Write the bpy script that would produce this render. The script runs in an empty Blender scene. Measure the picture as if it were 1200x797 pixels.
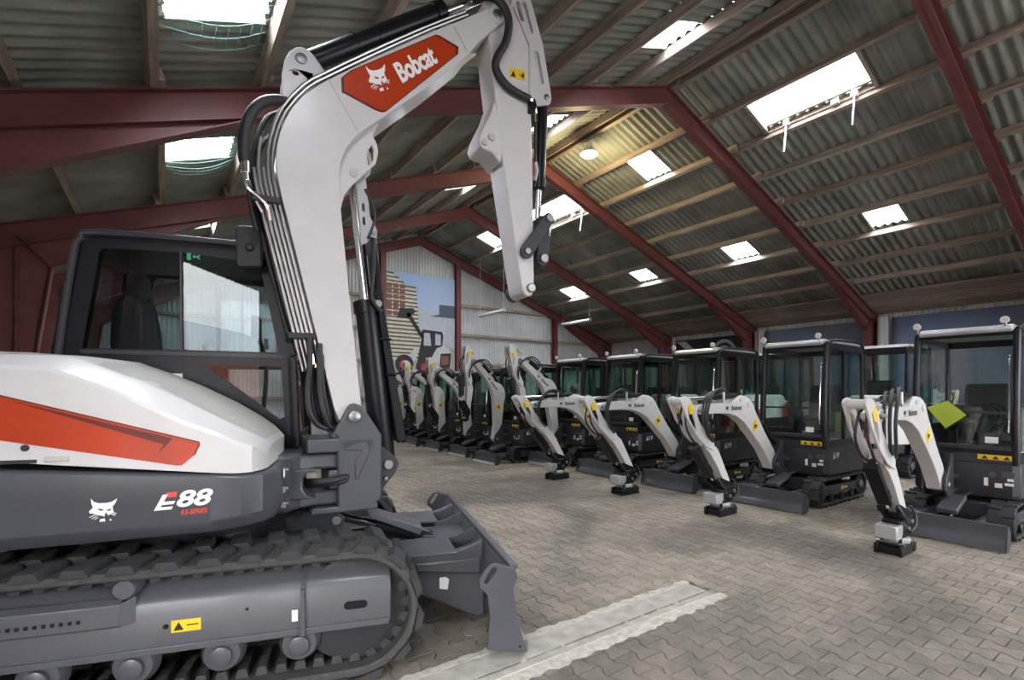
import bpy, bmesh, math, random
import numpy as np
from mathutils import Vector, Matrix
from mathutils.geometry import tessellate_polygon

random.seed(7)
R = math.radians
SC = bpy.context.scene
COL = SC.collection

# ------------------------------------------------------------------ camera, sky, exposure
cam_d = bpy.data.cameras.new('camera'); cam = bpy.data.objects.new('camera', cam_d); COL.objects.link(cam)
cam.location = (0, 0, 1.6); cam.rotation_euler = (R(90), 0, R(-34.86))
cam_d.sensor_width = 36; cam_d.lens = 17.53; cam_d.shift_y = 0.0508; cam_d.clip_start = .05
SC.camera = cam

world = bpy.data.worlds.new('overcast_sky'); SC.world = world; world.use_nodes = True
wn = world.node_tree.nodes; wl = world.node_tree.links
bg = wn['Background']
tc = wn.new('ShaderNodeTexCoord'); mp = wn.new('ShaderNodeMapping'); nz = wn.new('ShaderNodeTexNoise'); cr = wn.new('ShaderNodeValToRGB')
nz.inputs['Scale'].default_value = 2.2; nz.inputs['Detail'].default_value = 5
mp.inputs['Scale'].default_value = (1, 1, 3)
cr.color_ramp.elements[0].color = (.80, .86, .95, 1); cr.color_ramp.elements[1].color = (1, 1, 1, 1)
cr.color_ramp.elements[0].position = .35; cr.color_ramp.elements[1].position = .65
wl.new(tc.outputs['Generated'], mp.inputs['Vector']); wl.new(mp.outputs['Vector'], nz.inputs['Vector'])
wl.new(nz.outputs['Fac'], cr.inputs['Fac'])
# overcast sky: three times brighter overhead than at the horizon
sx = wn.new('ShaderNodeSeparateXYZ'); mr = wn.new('ShaderNodeMapRange'); vm = wn.new('ShaderNodeVectorMath'); vm.operation = 'SCALE'
mr.inputs['From Min'].default_value = 0; mr.inputs['From Max'].default_value = 1; mr.inputs['To Min'].default_value = 1/3; mr.inputs['To Max'].default_value = 1
wl.new(tc.outputs['Generated'], sx.inputs[0]); wl.new(sx.outputs['Z'], mr.inputs['Value'])
wl.new(cr.outputs['Color'], vm.inputs[0]); wl.new(mr.outputs[0], vm.inputs['Scale']); wl.new(vm.outputs[0], bg.inputs['Color'])
bg.inputs['Strength'].default_value = 21.0

SC.view_settings.view_transform = 'Standard'; SC.view_settings.look = 'None'
SC.view_settings.gamma = 1; SC.view_settings.use_curve_mapping = False
SC.view_settings.exposure = 0.88
SC.cycles.max_bounces = 10; SC.cycles.diffuse_bounces = 6; SC.cycles.glossy_bounces = 4
SC.cycles.transparent_max_bounces = 24; SC.cycles.transmission_bounces = 6
SC.cycles.use_denoising = True
SC.cycles.caustics_reflective = False; SC.cycles.caustics_refractive = False

# hall frame: X across, Y along, Z up.
XR, ZR = 8.18, 7.66            # ridge (top of rafters)
XE, ZE = 18.53, 4.00           # eave on the far side
XL = 2*XR - XE                 # eave on the near side
TAN = (ZR - ZE)/(XE - XR); PHI = math.atan(TAN); CP, SP = math.cos(PHI), math.sin(PHI)
FR = [-9.28, -5.36, -1.44, 2.48, 6.40, 10.32, 14.24, 17.90]
YB = 6.40; BAY = 3.92
def bayY(f): return YB + BAY*f

def portal(loc, rot, sx, sy):
    l = bpy.data.lights.new('daylight_portal', 'AREA'); l.shape = 'RECTANGLE'; l.size = sx; l.size_y = sy
    l.cycles.is_portal = True
    o = bpy.data.objects.new('daylight_portal', l); o.location = loc; o.rotation_euler = rot; COL.objects.link(o)
    return o

# ------------------------------------------------------------------ materials
MATS = {}
def _nodes(name):
    m = bpy.data.materials.new(name); m.use_nodes = True
    nt = m.node_tree; b = nt.nodes['Principled BSDF']
    MATS[name] = m
    return m, nt, b
def pm(name, col, rough=.5, metal=0., var=.08, scale=6., bump=0., bscale=60., coat=0., spec=.5, dirt=None, stretch=(1, 1, 1)):
    m, nt, b = _nodes(name); N = nt.nodes; L = nt.links
    t = N.new('ShaderNodeTexCoord'); mp = N.new('ShaderNodeMapping'); mp.inputs['Scale'].default_value = stretch
    n = N.new('ShaderNodeTexNoise'); n.inputs['Scale'].default_value = scale; n.inputs['Detail'].default_value = 6
    r = N.new('ShaderNodeValToRGB')
    lo = [max(0, c*(1-var)) for c in col]; hi = [min(1, c*(1+var)) for c in col]
    if dirt: lo = list(dirt)
    r.color_ramp.elements[0].color = (*lo, 1); r.color_ramp.elements[1].color = (*hi, 1)
    r.color_ramp.elements[0].position = .3; r.color_ramp.elements[1].position = .7
    L.new(t.outputs['Object'], mp.inputs['Vector']); L.new(mp.outputs['Vector'], n.inputs['Vector'])
    L.new(n.outputs['Fac'], r.inputs['Fac']); L.new(r.outputs['Color'], b.inputs['Base Color'])
    b.inputs['Roughness'].default_value = rough; b.inputs['Metallic'].default_value = metal
    b.inputs['Coat Weight'].default_value = coat; b.inputs['Coat Roughness'].default_value = .08
    b.inputs['Specular IOR Level'].default_value = spec
    if bump:
        n2 = N.new('ShaderNodeTexNoise'); n2.inputs['Scale'].default_value = bscale; n2.inputs['Detail'].default_value = 4
        bp = N.new('ShaderNodeBump'); bp.inputs['Strength'].default_value = bump; bp.inputs['Distance'].default_value = .01
        L.new(mp.outputs['Vector'], n2.inputs['Vector']); L.new(n2.outputs['Fac'], bp.inputs['Height']); L.new(bp.outputs['Normal'], b.inputs['Normal'])
    return m
def glass(name, tint, refl=1.5, rough=.0):
    m, nt, b = _nodes(name); N = nt.nodes; L = nt.links; N.remove(b)
    out = [n for n in N if n.type == 'OUTPUT_MATERIAL'][0]
    tr = N.new('ShaderNodeBsdfTransparent'); tr.inputs['Color'].default_value = (*tint, 1)
    gl = N.new('ShaderNodeBsdfGlossy'); gl.inputs['Roughness'].default_value = rough; gl.inputs['Color'].default_value = (1, 1, 1, 1)
    lw = N.new('ShaderNodeLayerWeight'); lw.inputs['Blend'].default_value = .5
    pw = N.new('ShaderNodeMath'); pw.operation = 'POWER'; pw.inputs[1].default_value = 5
    fr = N.new('ShaderNodeMapRange'); f0 = ((refl-1)/(refl+1))**2; fr.inputs['To Min'].default_value = f0; fr.inputs['To Max'].default_value = .9
    L.new(lw.outputs['Facing'], pw.inputs[0]); L.new(pw.outputs[0], fr.inputs['Value'])
    mx = N.new('ShaderNodeMixShader')
    L.new(fr.outputs[0], mx.inputs[0]); L.new(tr.outputs[0], mx.inputs[1]); L.new(gl.outputs[0], mx.inputs[2]); L.new(mx.outputs[0], out.inputs['Surface'])
    return m
def emis(name, col, s):
    m, nt, b = _nodes(name)
    b.inputs['Base Color'].default_value = (*col, 1); b.inputs['Emission Color'].default_value = (*col, 1); b.inputs['Emission Strength'].default_value = s
    return m

pm('white_paint', (.575, .56, .545), .30, var=.03, coat=.10, spec=.3)
pm('cream_paint', (.47, .455, .41), .32, var=.05, coat=.1, spec=.3)
pm('orange_print', (.42, .042, .010), .28, var=.10, scale=3, coat=.12, spec=.25)
pm('dark_orange_print', (.13, .02, .012), .3, var=.1, coat=.05, spec=.25)
pm('red_print', (.70, .05, .03), .35)
pm('grey_paint', (.066, .068, .078), .38, var=.06, coat=.15)
pm('mid_grey_paint', (.068, .070, .078), .42, var=.06, coat=.1)
pm('dark_grey_paint', (.034, .035, .040), .42, var=.1, coat=.08, spec=.35)
pm('black_paint', (.010, .010, .012), .33, var=.1, coat=.03, spec=.22)
pm('black_plastic', (.018, .018, .019), .55, var=.1)
pm('rubber', (.026, .026, .027), .75, var=.25, scale=18, bump=.3, bscale=90)
pm('worn_rubber', (.042, .041, .040), .7, var=.3, scale=20, bump=.4, bscale=120)
pm('hose_black', (.014, .014, .015), .5, bump=.25, bscale=200)
pm('chrome', (.80, .80, .80), .13, metal=1., var=.02)
pm('steel', (.30, .30, .29), .42, metal=1., var=.1)
pm('pipe_steel', (.36, .36, .35), .34, metal=1., var=.1)
pm('silver_paint', (.42, .43, .42), .35, metal=.3, var=.06)
pm('yellow_print', (.78, .52, .02), .4, var=.03)
pm('lime_sheet', (.40, .50, .035), .5, var=.05)
pm('white_print', (.82, .82, .80), .45, var=.02)
pm('print_grey', (.30, .30, .29), .5)
pm('black_print', (.015, .015, .015), .5)
pm('green_print', (.05, .35, .16), .5)
pm('seat_fabric', (.020, .020, .022), .9, bump=.2)
pm('red_steel', (.175, .054, .050), .5, var=.12, scale=2.5, dirt=(.140, .045, .042))
pm('timber', (.37, .295, .245), .8, var=.2, scale=5, bump=.25, bscale=40, dirt=(.24, .185, .15), stretch=(4, .35, 4))
pm('timber_pale', (.46, .385, .32), .8, var=.2, scale=5, bump=.25, bscale=40, dirt=(.31, .25, .205), stretch=(4, .35, 4))
pm('fibre_cement', (.30, .308, .268), .85, var=.15, scale=1.6, bump=.2, bscale=50, dirt=(.20, .208, .18))
pm('sheet_metal', (.60, .61, .60), .55, metal=.1, var=.1, scale=1.2, dirt=(.50, .505, .50))
pm('concrete', (.37, .355, .31), .85, var=.15, scale=9, bump=.4, bscale=70, dirt=(.29, .27, .235))
pm('mortar', (.48, .445, .385), .9, var=.15, scale=20, bump=.9, bscale=60, dirt=(.34, .315, .27))
pm('joint_dirt', (.085, .074, .062), .95, var=.3, scale=12)
pm('asphalt', (.18, .18, .18), .9, var=.2)
pm('brick_red', (.30, .09, .05), .85, var=.2)
pm('roof_grey', (.30, .31, .33), .7, var=.1)
pm('banner_blue', (.13, .19, .34), .55, var=.35, scale=1.0, dirt=(.26, .28, .36))
pm('banner_dark', (.045, .05, .06), .55, var=.3)
pm('poster_sky', (.26, .38, .58), .6, var=.25, scale=.6, dirt=(.42, .50, .62))
pm('poster_haze', (.46, .48, .54), .6, var=.1)
pm('poster_sand', (.42, .38, .33), .6, var=.15)
pm('poster_pallet', (.60, .56, .44), .6, var=.15)
pm('poster_gap', (.10, .085, .06), .6)
pm('poster_brick', (.20, .085, .06), .6)
pm('poster_black', (.02, .02, .022), .6)
pm('poster_red', (.45, .04, .05), .6)
pm('poster_white', (.55, .55, .56), .6)
pm('poster_slate', (.085, .10, .15), .6)
pm('tube_white', (.68, .69, .66), .4)
pm('net_green', (.16, .32, .27), .7)
glass('cab_glass', (.70, .76, .76), 1.36)
glass('mini_glass', (.74, .85, .81), 1.60)
glass('skylight_pane', (.97, .98, 1.0), 1.2)
emis('lamp_glow', (1, .82, .45), 30)

def paver_material():
    m, nt, b = _nodes('paver'); N = nt.nodes; L = nt.links
    g = N.new('ShaderNodeNewGeometry'); oi = N.new('ShaderNodeObjectInfo')
    add = N.new('ShaderNodeMath'); add.operation = 'ADD'; fr = N.new('ShaderNodeMath'); fr.operation = 'FRACT'
    L.new(g.outputs['Random Per Island'], add.inputs[0]); L.new(oi.outputs['Random'], add.inputs[1]); L.new(add.outputs[0], fr.inputs[0])
    r = N.new('ShaderNodeValToRGB'); e = r.color_ramp.elements
    e[0].color = (.240, .214, .181, 1); e[1].color = (.292, .262, .221, 1)
    x = e.new(.6); x.color = (.267, .239, .203, 1)
    L.new(fr.outputs[0], r.inputs['Fac'])
    n1 = N.new('ShaderNodeTexNoise'); n1.inputs['Scale'].default_value = .55; n1.inputs['Detail'].default_value = 7; n1.inputs['Distortion'].default_value = .8
    r1 = N.new('ShaderNodeValToRGB'); r1.color_ramp.elements[0].position = .37; r1.color_ramp.elements[1].position = .58
    r1.color_ramp.elements[0].color = (.54, .54, .54, 1); r1.color_ramp.elements[1].color = (1.08, 1.05, 1.0, 1)
    L.new(g.outputs['Position'], n1.inputs['Vector']); L.new(n1.outputs['Fac'], r1.inputs['Fac'])
    mu = N.new('ShaderNodeMix'); mu.data_type = 'RGBA'; mu.blend_type = 'MULTIPLY'; mu.inputs[0].default_value = 1
    L.new(r.outputs['Color'], mu.inputs[6]); L.new(r1.outputs['Color'], mu.inputs[7])
    n2 = N.new('ShaderNodeTexNoise'); n2.inputs['Scale'].default_value = 45; n2.inputs['Detail'].default_value = 4
    L.new(g.outputs['Position'], n2.inputs['Vector'])
    r2 = N.new('ShaderNodeValToRGB'); r2.color_ramp.elements[0].color = (.75, .75, .75, 1); r2.color_ramp.elements[1].color = (1.2, 1.2, 1.2, 1)
    L.new(n2.outputs['Fac'], r2.inputs['Fac'])
    m2 = N.new('ShaderNodeMix'); m2.data_type = 'RGBA'; m2.blend_type = 'MULTIPLY'; m2.inputs[0].default_value = 1
    L.new(mu.outputs[2], m2.inputs[6]); L.new(r2.outputs['Color'], m2.inputs[7])
    n3 = N.new('ShaderNodeTexNoise'); n3.inputs['Scale'].default_value = 5.5; n3.inputs['Detail'].default_value = 8; n3.inputs['Roughness'].default_value = .7
    r3 = N.new('ShaderNodeValToRGB'); r3.color_ramp.elements[0].position = .33; r3.color_ramp.elements[1].position = .66
    r3.color_ramp.elements[0].color = (.74, .72, .70, 1); r3.color_ramp.elements[1].color = (1.16, 1.15, 1.12, 1)
    L.new(g.outputs['Position'], n3.inputs['Vector']); L.new(n3.outputs['Fac'], r3.inputs['Fac'])
    m3 = N.new('ShaderNodeMix'); m3.data_type = 'RGBA'; m3.blend_type = 'MULTIPLY'; m3.inputs[0].default_value = 1
    L.new(m2.outputs[2], m3.inputs[6]); L.new(r3.outputs['Color'], m3.inputs[7]); m2 = m3
    L.new(m2.outputs[2], b.inputs['Base Color']); b.inputs['Roughness'].default_value = .72
    bp = N.new('ShaderNodeBump'); bp.inputs['Strength'].default_value = .35; bp.inputs['Distance'].default_value = .01
    L.new(n2.outputs['Fac'], bp.inputs['Height']); L.new(bp.outputs['Normal'], b.inputs['Normal'])
paver_material()

# ------------------------------------------------------------------ mesh helpers
def circ(cx, cz, r, n=16, a0=0., a1=360.):
    full = abs(a1-a0) >= 360
    k = n if full else n+1
    return [(cx + r*math.cos(R(a0+(a1-a0)*i/n)), cz + r*math.sin(R(a0+(a1-a0)*i/n))) for i in range(k)]
def slot(p0, p1, r, n=6):
    dx, dz = p1[0]-p0[0], p1[1]-p0[1]; a = math.degrees(math.atan2(dz, dx))
    return circ(p1[0], p1[1], r, n, a-90, a+90) + circ(p0[0], p0[1], r, n, a+90, a+270)
def area2(p): return sum(p[i][0]*p[(i+1) % len(p)][1]-p[(i+1) % len(p)][0]*p[i][1] for i in range(len(p)))

class MB:
    def __init__(self): self.v = []; self.f = []
    def add(self, vs, fs):
        o = len(self.v); self.v += [tuple(x) for x in vs]; self.f += [tuple(i+o for i in f) for f in fs]; return self
    def box(self, x0, x1, y0, y1, z0, z1):
        return self.add([(x0, y0, z0), (x1, y0, z0), (x1, y1, z0), (x0, y1, z0), (x0, y0, z1), (x1, y0, z1), (x1, y1, z1), (x0, y1, z1)],
                        [(0, 3, 2, 1), (4, 5, 6, 7), (0, 1, 5, 4), (1, 2, 6, 5), (2, 3, 7, 6), (3, 0, 4, 7)])
    def bar(self, p0, p1, w, h, up=(0, 0, 1)):
        p0, p1 = Vector(p0), Vector(p1); d = (p1-p0).normalized(); u = Vector(up)
        s = d.cross(u)
        if s.length < 1e-4: u = Vector((0, 1, 0)); s = d.cross(u)
        s.normalize(); u = s.cross(d).normalized()
        vs = [p + s*a*w/2 + u*b*h/2 for p in (p0, p1) for a, b in ((-1, -1), (1, -1), (1, 1), (-1, 1))]
        return self.add(vs, [(0, 3, 2, 1), (4, 5, 6, 7), (0, 1, 5, 4), (1, 2, 6, 5), (2, 3, 7, 6), (3, 0, 4, 7)])
    def prism(self, poly, c0, c1, holes=(), plane='xz'):
        if area2(poly) < 0: poly = poly[::-1]
        def P(a, b, c): return {'xz': (a, c, b), 'xy': (a, b, c), 'yz': (c, a, b)}[plane]
        if plane == 'xz': c0, c1 = max(c0, c1), min(c0, c1)
        else: c0, c1 = min(c0, c1), max(c0, c1)
        loops = [poly] + [list(h) if area2(h) < 0 else list(h)[::-1] for h in holes]
        flat = [p for l in loops for p in l]; n = len(flat)
        vs = [P(a, b, c0) for a, b in flat] + [P(a, b, c1) for a, b in flat]
        fs = []
        if holes:
            for t in tessellate_polygon([[Vector((a, b, 0)) for a, b in l] for l in loops]):
                q = [flat[i] for i in t]
                t = tuple(t) if area2(q) > 0 else tuple(t)[::-1]
                fs.append(tuple(i+n for i in t)); fs.append(t[::-1])
        else:
            fs.append(tuple(range(n, 2*n))); fs.append(tuple(range(n))[::-1])
        o = 0
        for l in loops:
            k = len(l)
            for i in range(k):
                a, b = o+i, o+(i+1) % k
                fs.append((a, b, b+n, a+n))
            o += k
        return self.add(vs, fs)
    def cyl(self, p0, p1, r, r1=None, n=16, cap=True):
        return self.rings([(p0, r), (p1, r if r1 is None else r1)], n, cap)
    def rings(self, prs, n=16, cap=True):
        pts = [Vector(p) for p, _ in prs]; d = None
        for i in range(len(pts)-1):
            if (pts[i+1]-pts[i]).length > 1e-6: d = (pts[i+1]-pts[i]).normalized(); break
        d = (pts[-1]-pts[0]).normalized() if (pts[-1]-pts[0]).length > 1e-6 else d
        a = d.cross(Vector((0, 0, 1)))
        if a.length < 1e-3: a = d.cross(Vector((0, 1, 0)))
        a.normalize(); b = d.cross(a)
        vs = []; fs = []
        for p, (_, r) in zip(pts, prs):
            vs += [p + (a*math.cos(2*math.pi*i/n) + b*math.sin(2*math.pi*i/n))*r for i in range(n)]
        for k in range(len(pts)-1):
            for i in range(n): fs.append((k*n+i, k*n+(i+1) % n, (k+1)*n+(i+1) % n, (k+1)*n+i))
        if cap: fs.append(tuple(range(n))[::-1]); fs.append(tuple(range((len(pts)-1)*n, len(pts)*n)))
        return self.add(vs, fs)
    def tube(self, pts, r, n=8, smooth=3):
        P = [Vector(p) for p in pts]
        if smooth > 1 and len(P) > 2:
            Q = []
            for i in range(len(P)-1):
                p0 = P[max(i-1, 0)]; p1 = P[i]; p2 = P[i+1]; p3 = P[min(i+2, len(P)-1)]
                for k in range(smooth):
                    t = k/smooth
                    Q.append(.5*((2*p1)+(p2-p0)*t+(2*p0-5*p1+4*p2-p3)*t*t+(3*p1-p0-3*p2+p3)*t**3))
            Q.append(P[-1]); P = Q
        vs = []; fs = []; up = None
        for i, p in enumerate(P):
            d = (P[min(i+1, len(P)-1)]-P[max(i-1, 0)]).normalized()
            if up is None:
                up = d.cross(Vector((0, 1, 0)))
                if up.length < 1e-2: up = d.cross(Vector((1, 0, 0)))
            up = (up - d*up.dot(d)).normalized(); s = d.cross(up)
            vs += [p + (up*math.cos(2*math.pi*k/n)+s*math.sin(2*math.pi*k/n))*r for k in range(n)]
        for k in range(len(P)-1):
            for i in range(n): fs.append((k*n+i, k*n+(i+1) % n, (k+1)*n+(i+1) % n, (k+1)*n+i))
        fs.append(tuple(range(n))[::-1]); fs.append(tuple(range((len(P)-1)*n, len(P)*n)))
        return self.add(vs, fs)
    def loft(self, rings, closed=True, cap=True):
        n = len(rings[0]); o = len(self.v); vs = [p for r in rings for p in r]; fs = []
        for k in range(len(rings)-1):
            for i in range(n if closed else n-1):
                fs.append((k*n+i, k*n+(i+1) % n, (k+1)*n+(i+1) % n, (k+1)*n+i))
        if cap: fs.append(tuple(range(n))[::-1]); fs.append(tuple(range((len(rings)-1)*n, len(rings)*n)))
        return self.add(vs, fs)
    def mesh(self, name, mat, ang=35, fix=True):
        me = bpy.data.meshes.new(name); me.from_pydata(self.v, [], self.f); me.materials.append(MATS[mat])
        if fix:
            bm = bmesh.new(); bm.from_mesh(me); bmesh.ops.recalc_face_normals(bm, faces=bm.faces); bm.to_mesh(me); bm.free()
        me.polygons.foreach_set('use_smooth', [True]*len(me.polygons)); me.set_sharp_from_angle(angle=R(ang)); me.update()
        return me
    def obj(self, name, mat, parent=None, loc=(0, 0, 0), rot=(0, 0, 0), bevel=0., seg=2, ang=35, label=None, kind=None, fix=True):
        o = bpy.data.objects.new(name, self.mesh(name, mat, ang, fix)); COL.objects.link(o)
        o.location = loc; o.rotation_euler = rot
        if parent: o.parent = parent
        if bevel:
            b = o.modifiers.new('bevel', 'BEVEL'); b.width = bevel; b.segments = seg; b.limit_method = 'ANGLE'; b.angle_limit = R(40)
        if label: o['label'] = label
        if kind: o['kind'] = kind
        return o
def thing(name, label, cat, loc=(0, 0, 0), rz=0, group=None, kind=None):
    o = bpy.data.objects.new(name, None); COL.objects.link(o); o.empty_display_size = .1
    o.location = loc; o.rotation_euler = (0, 0, rz); o['label'] = label; o['category'] = cat
    if group: o['group'] = group
    if kind: o['kind'] = kind
    return o
def tag(o, label, cat, group=None, kind=None):
    o['label'] = label; o['category'] = cat
    if group: o['group'] = group
    if kind: o['kind'] = kind
    return o
def struct(name, label, cat='structure', loc=(0, 0, 0)):
    return thing(name, label, cat, loc, kind='structure')
KIDS = {}
def copy_tree(o, parent=None):
    c = o.copy(); COL.objects.link(c); c.parent = parent
    for ch in o.children: copy_tree(ch, c)
    return c
def text_polys(s, shear=0., offset=0., spacing=1.):
    cu = bpy.data.curves.new('lettering', 'FONT'); cu.body = s; cu.shear = shear; cu.offset = offset; cu.space_character = spacing; cu.resolution_u = 4; cu.fill_mode = 'FRONT'
    ob = bpy.data.objects.new('lettering', cu); COL.objects.link(ob)
    dg = bpy.context.evaluated_depsgraph_get(); me = bpy.data.meshes.new_from_object(ob.evaluated_get(dg))
    vs = [(v.co.x, v.co.y) for v in me.vertices]; fs = [tuple(p.vertices) for p in me.polygons]
    bpy.data.objects.remove(ob); bpy.data.curves.remove(cu); bpy.data.meshes.remove(me)
    return vs, fs
def flat_obj(name, vs, fs, org, ax, ay, w, h, mat, parent, loc=(0, 0, 0), rot=(0, 0, 0)):
    """lay 2D polygons into a w x h field with origin org, axes ax, ay"""
    xs = [v[0] for v in vs]; ys = [v[1] for v in vs]; x0, x1, y0, y1 = min(xs), max(xs), min(ys), max(ys)
    org, ax, ay = Vector(org), Vector(ax).normalized(), Vector(ay).normalized()
    m = MB(); m.add([org + ax*((x-x0)/(x1-x0)*w) + ay*((y-y0)/(y1-y0)*h) for x, y in vs], fs)
    return m.obj(name, mat, parent, loc, rot, fix=False)
def poly_set(polys):
    vs = []; fs = []
    for p in polys:
        holes = []
        if isinstance(p, tuple): p, holes = p
        loops = [p]+list(holes); o = len(vs); flat = [q for l in loops for q in l]
        vs += flat
        for t in tessellate_polygon([[Vector((a, b, 0)) for a, b in l] for l in loops]):
            q = [flat[i] for i in t]; t = tuple(t) if area2(q) > 0 else tuple(t)[::-1]
            fs.append(tuple(i+o for i in t))
    return vs, fs
def _fl(p): return [(x, -y) for x, y in p]
CAT_HEAD = poly_set([
    (_fl([(95, 135), (120, 165), (165, 180), (230, 180), (275, 172), (322, 145), (302, 190), (280, 215), (285, 245), (292, 258), (262, 280), (240, 288), (228, 262), (215, 275), (212, 298), (190, 288), (150, 282), (118, 268), (85, 262), (78, 247), (112, 215), (100, 180)]),
     [_fl([(152, 222), (205, 236), (192, 248), (164, 241)]), _fl([(230, 241), (274, 229), (262, 247), (236, 251)])]),
    _fl([(172, 318), (214, 312), (218, 338), (170, 340)]), _fl([(255, 321), (270, 321), (271, 335), (255, 335)]),
    _fl([(80, 300), (84, 292), (132, 276), (130, 284)]), _fl([(100, 314), (104, 305), (148, 286), (145, 294)]), _fl([(122, 322), (127, 313), (160, 296), (157, 304)]),
    _fl([(272, 268), (274, 261), (316, 272), (312, 280)]), _fl([(268, 282), (271, 274), (306, 288), (302, 296)])])
TXT_BRAND = text_polys('Bobcat', offset=.034, spacing=.95)
TXT_88 = text_polys('88', shear=.25, offset=.03)
TXT_19 = text_polys('19', shear=.2, offset=.03)
TXT_SERIES = text_polys('R2-SERIES', shear=.25, offset=.02)

# ------------------------------------------------------------------ the hall: floor
floor = struct('floor', 'grey brown interlocking concrete paver floor with dirt in the joints', 'floor')
MB().box(-60, 60, -60, 60, -.30, -.009).obj('bedding', 'joint_dirt', floor)
def paver_outline(shr):
    L, W, Nn, a, b = .200, .0875, .055, .070, .030
    p = [(-W, -L/2), (W, -L/2), (W, -a), (Nn, -b), (Nn, b), (W, a), (W, L/2), (-W, L/2), (-W, a), (-Nn, b), (-Nn, -b), (-W, -a)]
    out = []
    for x, y in p: out.append((x - math.copysign(shr, x), y - math.copysign(shr*.6, y) if abs(abs(y)-L/2) < 1e-6 else y))
    return out
PO = paver_outline(.0028); PI_ = paver_outline(.0062)
PV = [(x, y, -.010) for x, y in PO] + [(x, y, 0.) for x, y in PI_]
PF = [tuple(range(12, 24))] + [(i, (i+1) % 12, 12+(i+1) % 12, 12+i) for i in range(12)]
yaw = R(34.86)
tiles = []
PITCH = .1425
for i in range(int(-2.1/PITCH), int(12.5/PITCH)):
    x = i*PITCH
    for j in range(-6, 90):
        y = j*.2 + (.1 if i % 2 else 0)
        if y > 17.8: continue
        d = x*math.sin(yaw)+y*math.cos(yaw); l = x*math.cos(yaw)-y*math.sin(yaw)
        if d < 1.2 or abs(l/d) > 1.35: continue
        if x < 3.58 and 2.33 < y < 2.55: continue
        if x > 9.5 and y > 5: continue
        px = 600+584*l/d; py = 459.4+584*1.6/d
        tiles.append((x, y, d, px, py))
tiles.sort(key=lambda t: t[2])
def seen(t):
    if not (0 < t[3] < 1195 and t[4] < 795): return False
    return t[3] > 640 or t[4] < 620
near = [t for t in tiles if seen(t)][:300]; ns = set(near)
pmesh = bpy.data.meshes.new('paver'); pmesh.from_pydata(PV, [], PF); pmesh.materials.append(MATS['paver'])
for t in near:
    o = bpy.data.objects.new('paver', pmesh); COL.objects.link(o); o.parent = floor
    o.location = (t[0], t[1], random.uniform(-.0018, .0012)); o.rotation_euler = (random.gauss(0, .006), random.gauss(0, .006), random.gauss(0, .006))
rest = [t for t in tiles if t not in ns]
base = np.array(PV); V = []; F = []
for k, t in enumerate(rest):
    a = random.gauss(0, .006); ca, sa = math.cos(a), math.sin(a)
    tx, ty, tz = random.gauss(0, .007), random.gauss(0, .007), random.uniform(-.002, .001)
    q = np.empty_like(base); q[:, 0] = base[:, 0]*ca-base[:, 1]*sa+t[0]; q[:, 1] = base[:, 0]*sa+base[:, 1]*ca+t[1]; q[:, 2] = base[:, 2]+tz+tx*base[:, 0]+ty*base[:, 1]
    V += [tuple(r) for r in q]; F += [tuple(i+24*k for i in f) for f in PF]
me = bpy.data.meshes.new('paver_field'); me.from_pydata(V, [], F); me.materials.append(MATS['paver'])
po = bpy.data.objects.new('paver_field', me); COL.objects.link(po); po.parent = floor; po['kind'] = 'stuff'

# concrete strip let into the floor under the third frame
strip = struct('trim_1', 'pale concrete strip with rough mortar edges let into the pavers', 'floor strip')
def rough_edge(x0, x1, y0, y1, amp, seed):
    rnd = random.Random(seed); a = []; b = []; n = int((x1-x0)/.045)
    for i in range(n+1):
        x = x0+(x1-x0)*i/n
        a.append((x, y0 + rnd.uniform(-amp, amp)*.35)); b.append((x, y1 + rnd.uniform(-amp, amp)))
    return a, b
def strip_mesh(a, b, z0, zt):
    m = MB(); rnd = random.Random(len(a)); n = len(a); vs = []
    for (xa, ya), (xb, yb) in zip(a, b):
        h = rnd.uniform(-.003, .004)
        vs += [(xa, ya, z0), (xa, ya, zt), ((xa+xb)/2, (ya+yb)/2, zt+h), (xb, yb, zt-.003), (xb, yb, z0)]
    fs = []
    for i in range(n-1):
        for k in range(4): fs.append((i*5+k, i*5+k+1, (i+1)*5+k+1, (i+1)*5+k))
    m.add(vs, fs); return m
a, b = rough_edge(-2.1, 3.60, 2.575, 2.645, .016, 3); strip_mesh(a, b, -.01, .006).obj('mortar_edge', 'mortar', strip)
a, b = rough_edge(-2.1, 3.62, 2.315, 2.225, .018, 4); strip_mesh(a, b, -.01, .006).obj('mortar_edge', 'mortar', strip)
MB().box(-2.1, 3.58, 2.400, 2.582, -.01, .004).obj('concrete_bed', 'concrete', strip, bevel=.004)
MB().box(-2.1, 3.55, 2.31, 2.374, -.01, .012).obj('concrete_lip', 'concrete', strip, bevel=.006)
rnd = random.Random(11); m = MB()
for k in range(26):
    x = rnd.uniform(.6, 3.2); y = 2.38+rnd.gauss(0, .012); s = rnd.uniform(.006, .017)
    m.rings([((x, y, .002), s*1.3), ((x+s*.2, y, .005+s*.4), s), ((x, y, .004+s*.8), s*.4)], 6)
m.obj('mortar_crumbs', 'mortar', strip, kind='stuff')

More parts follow.
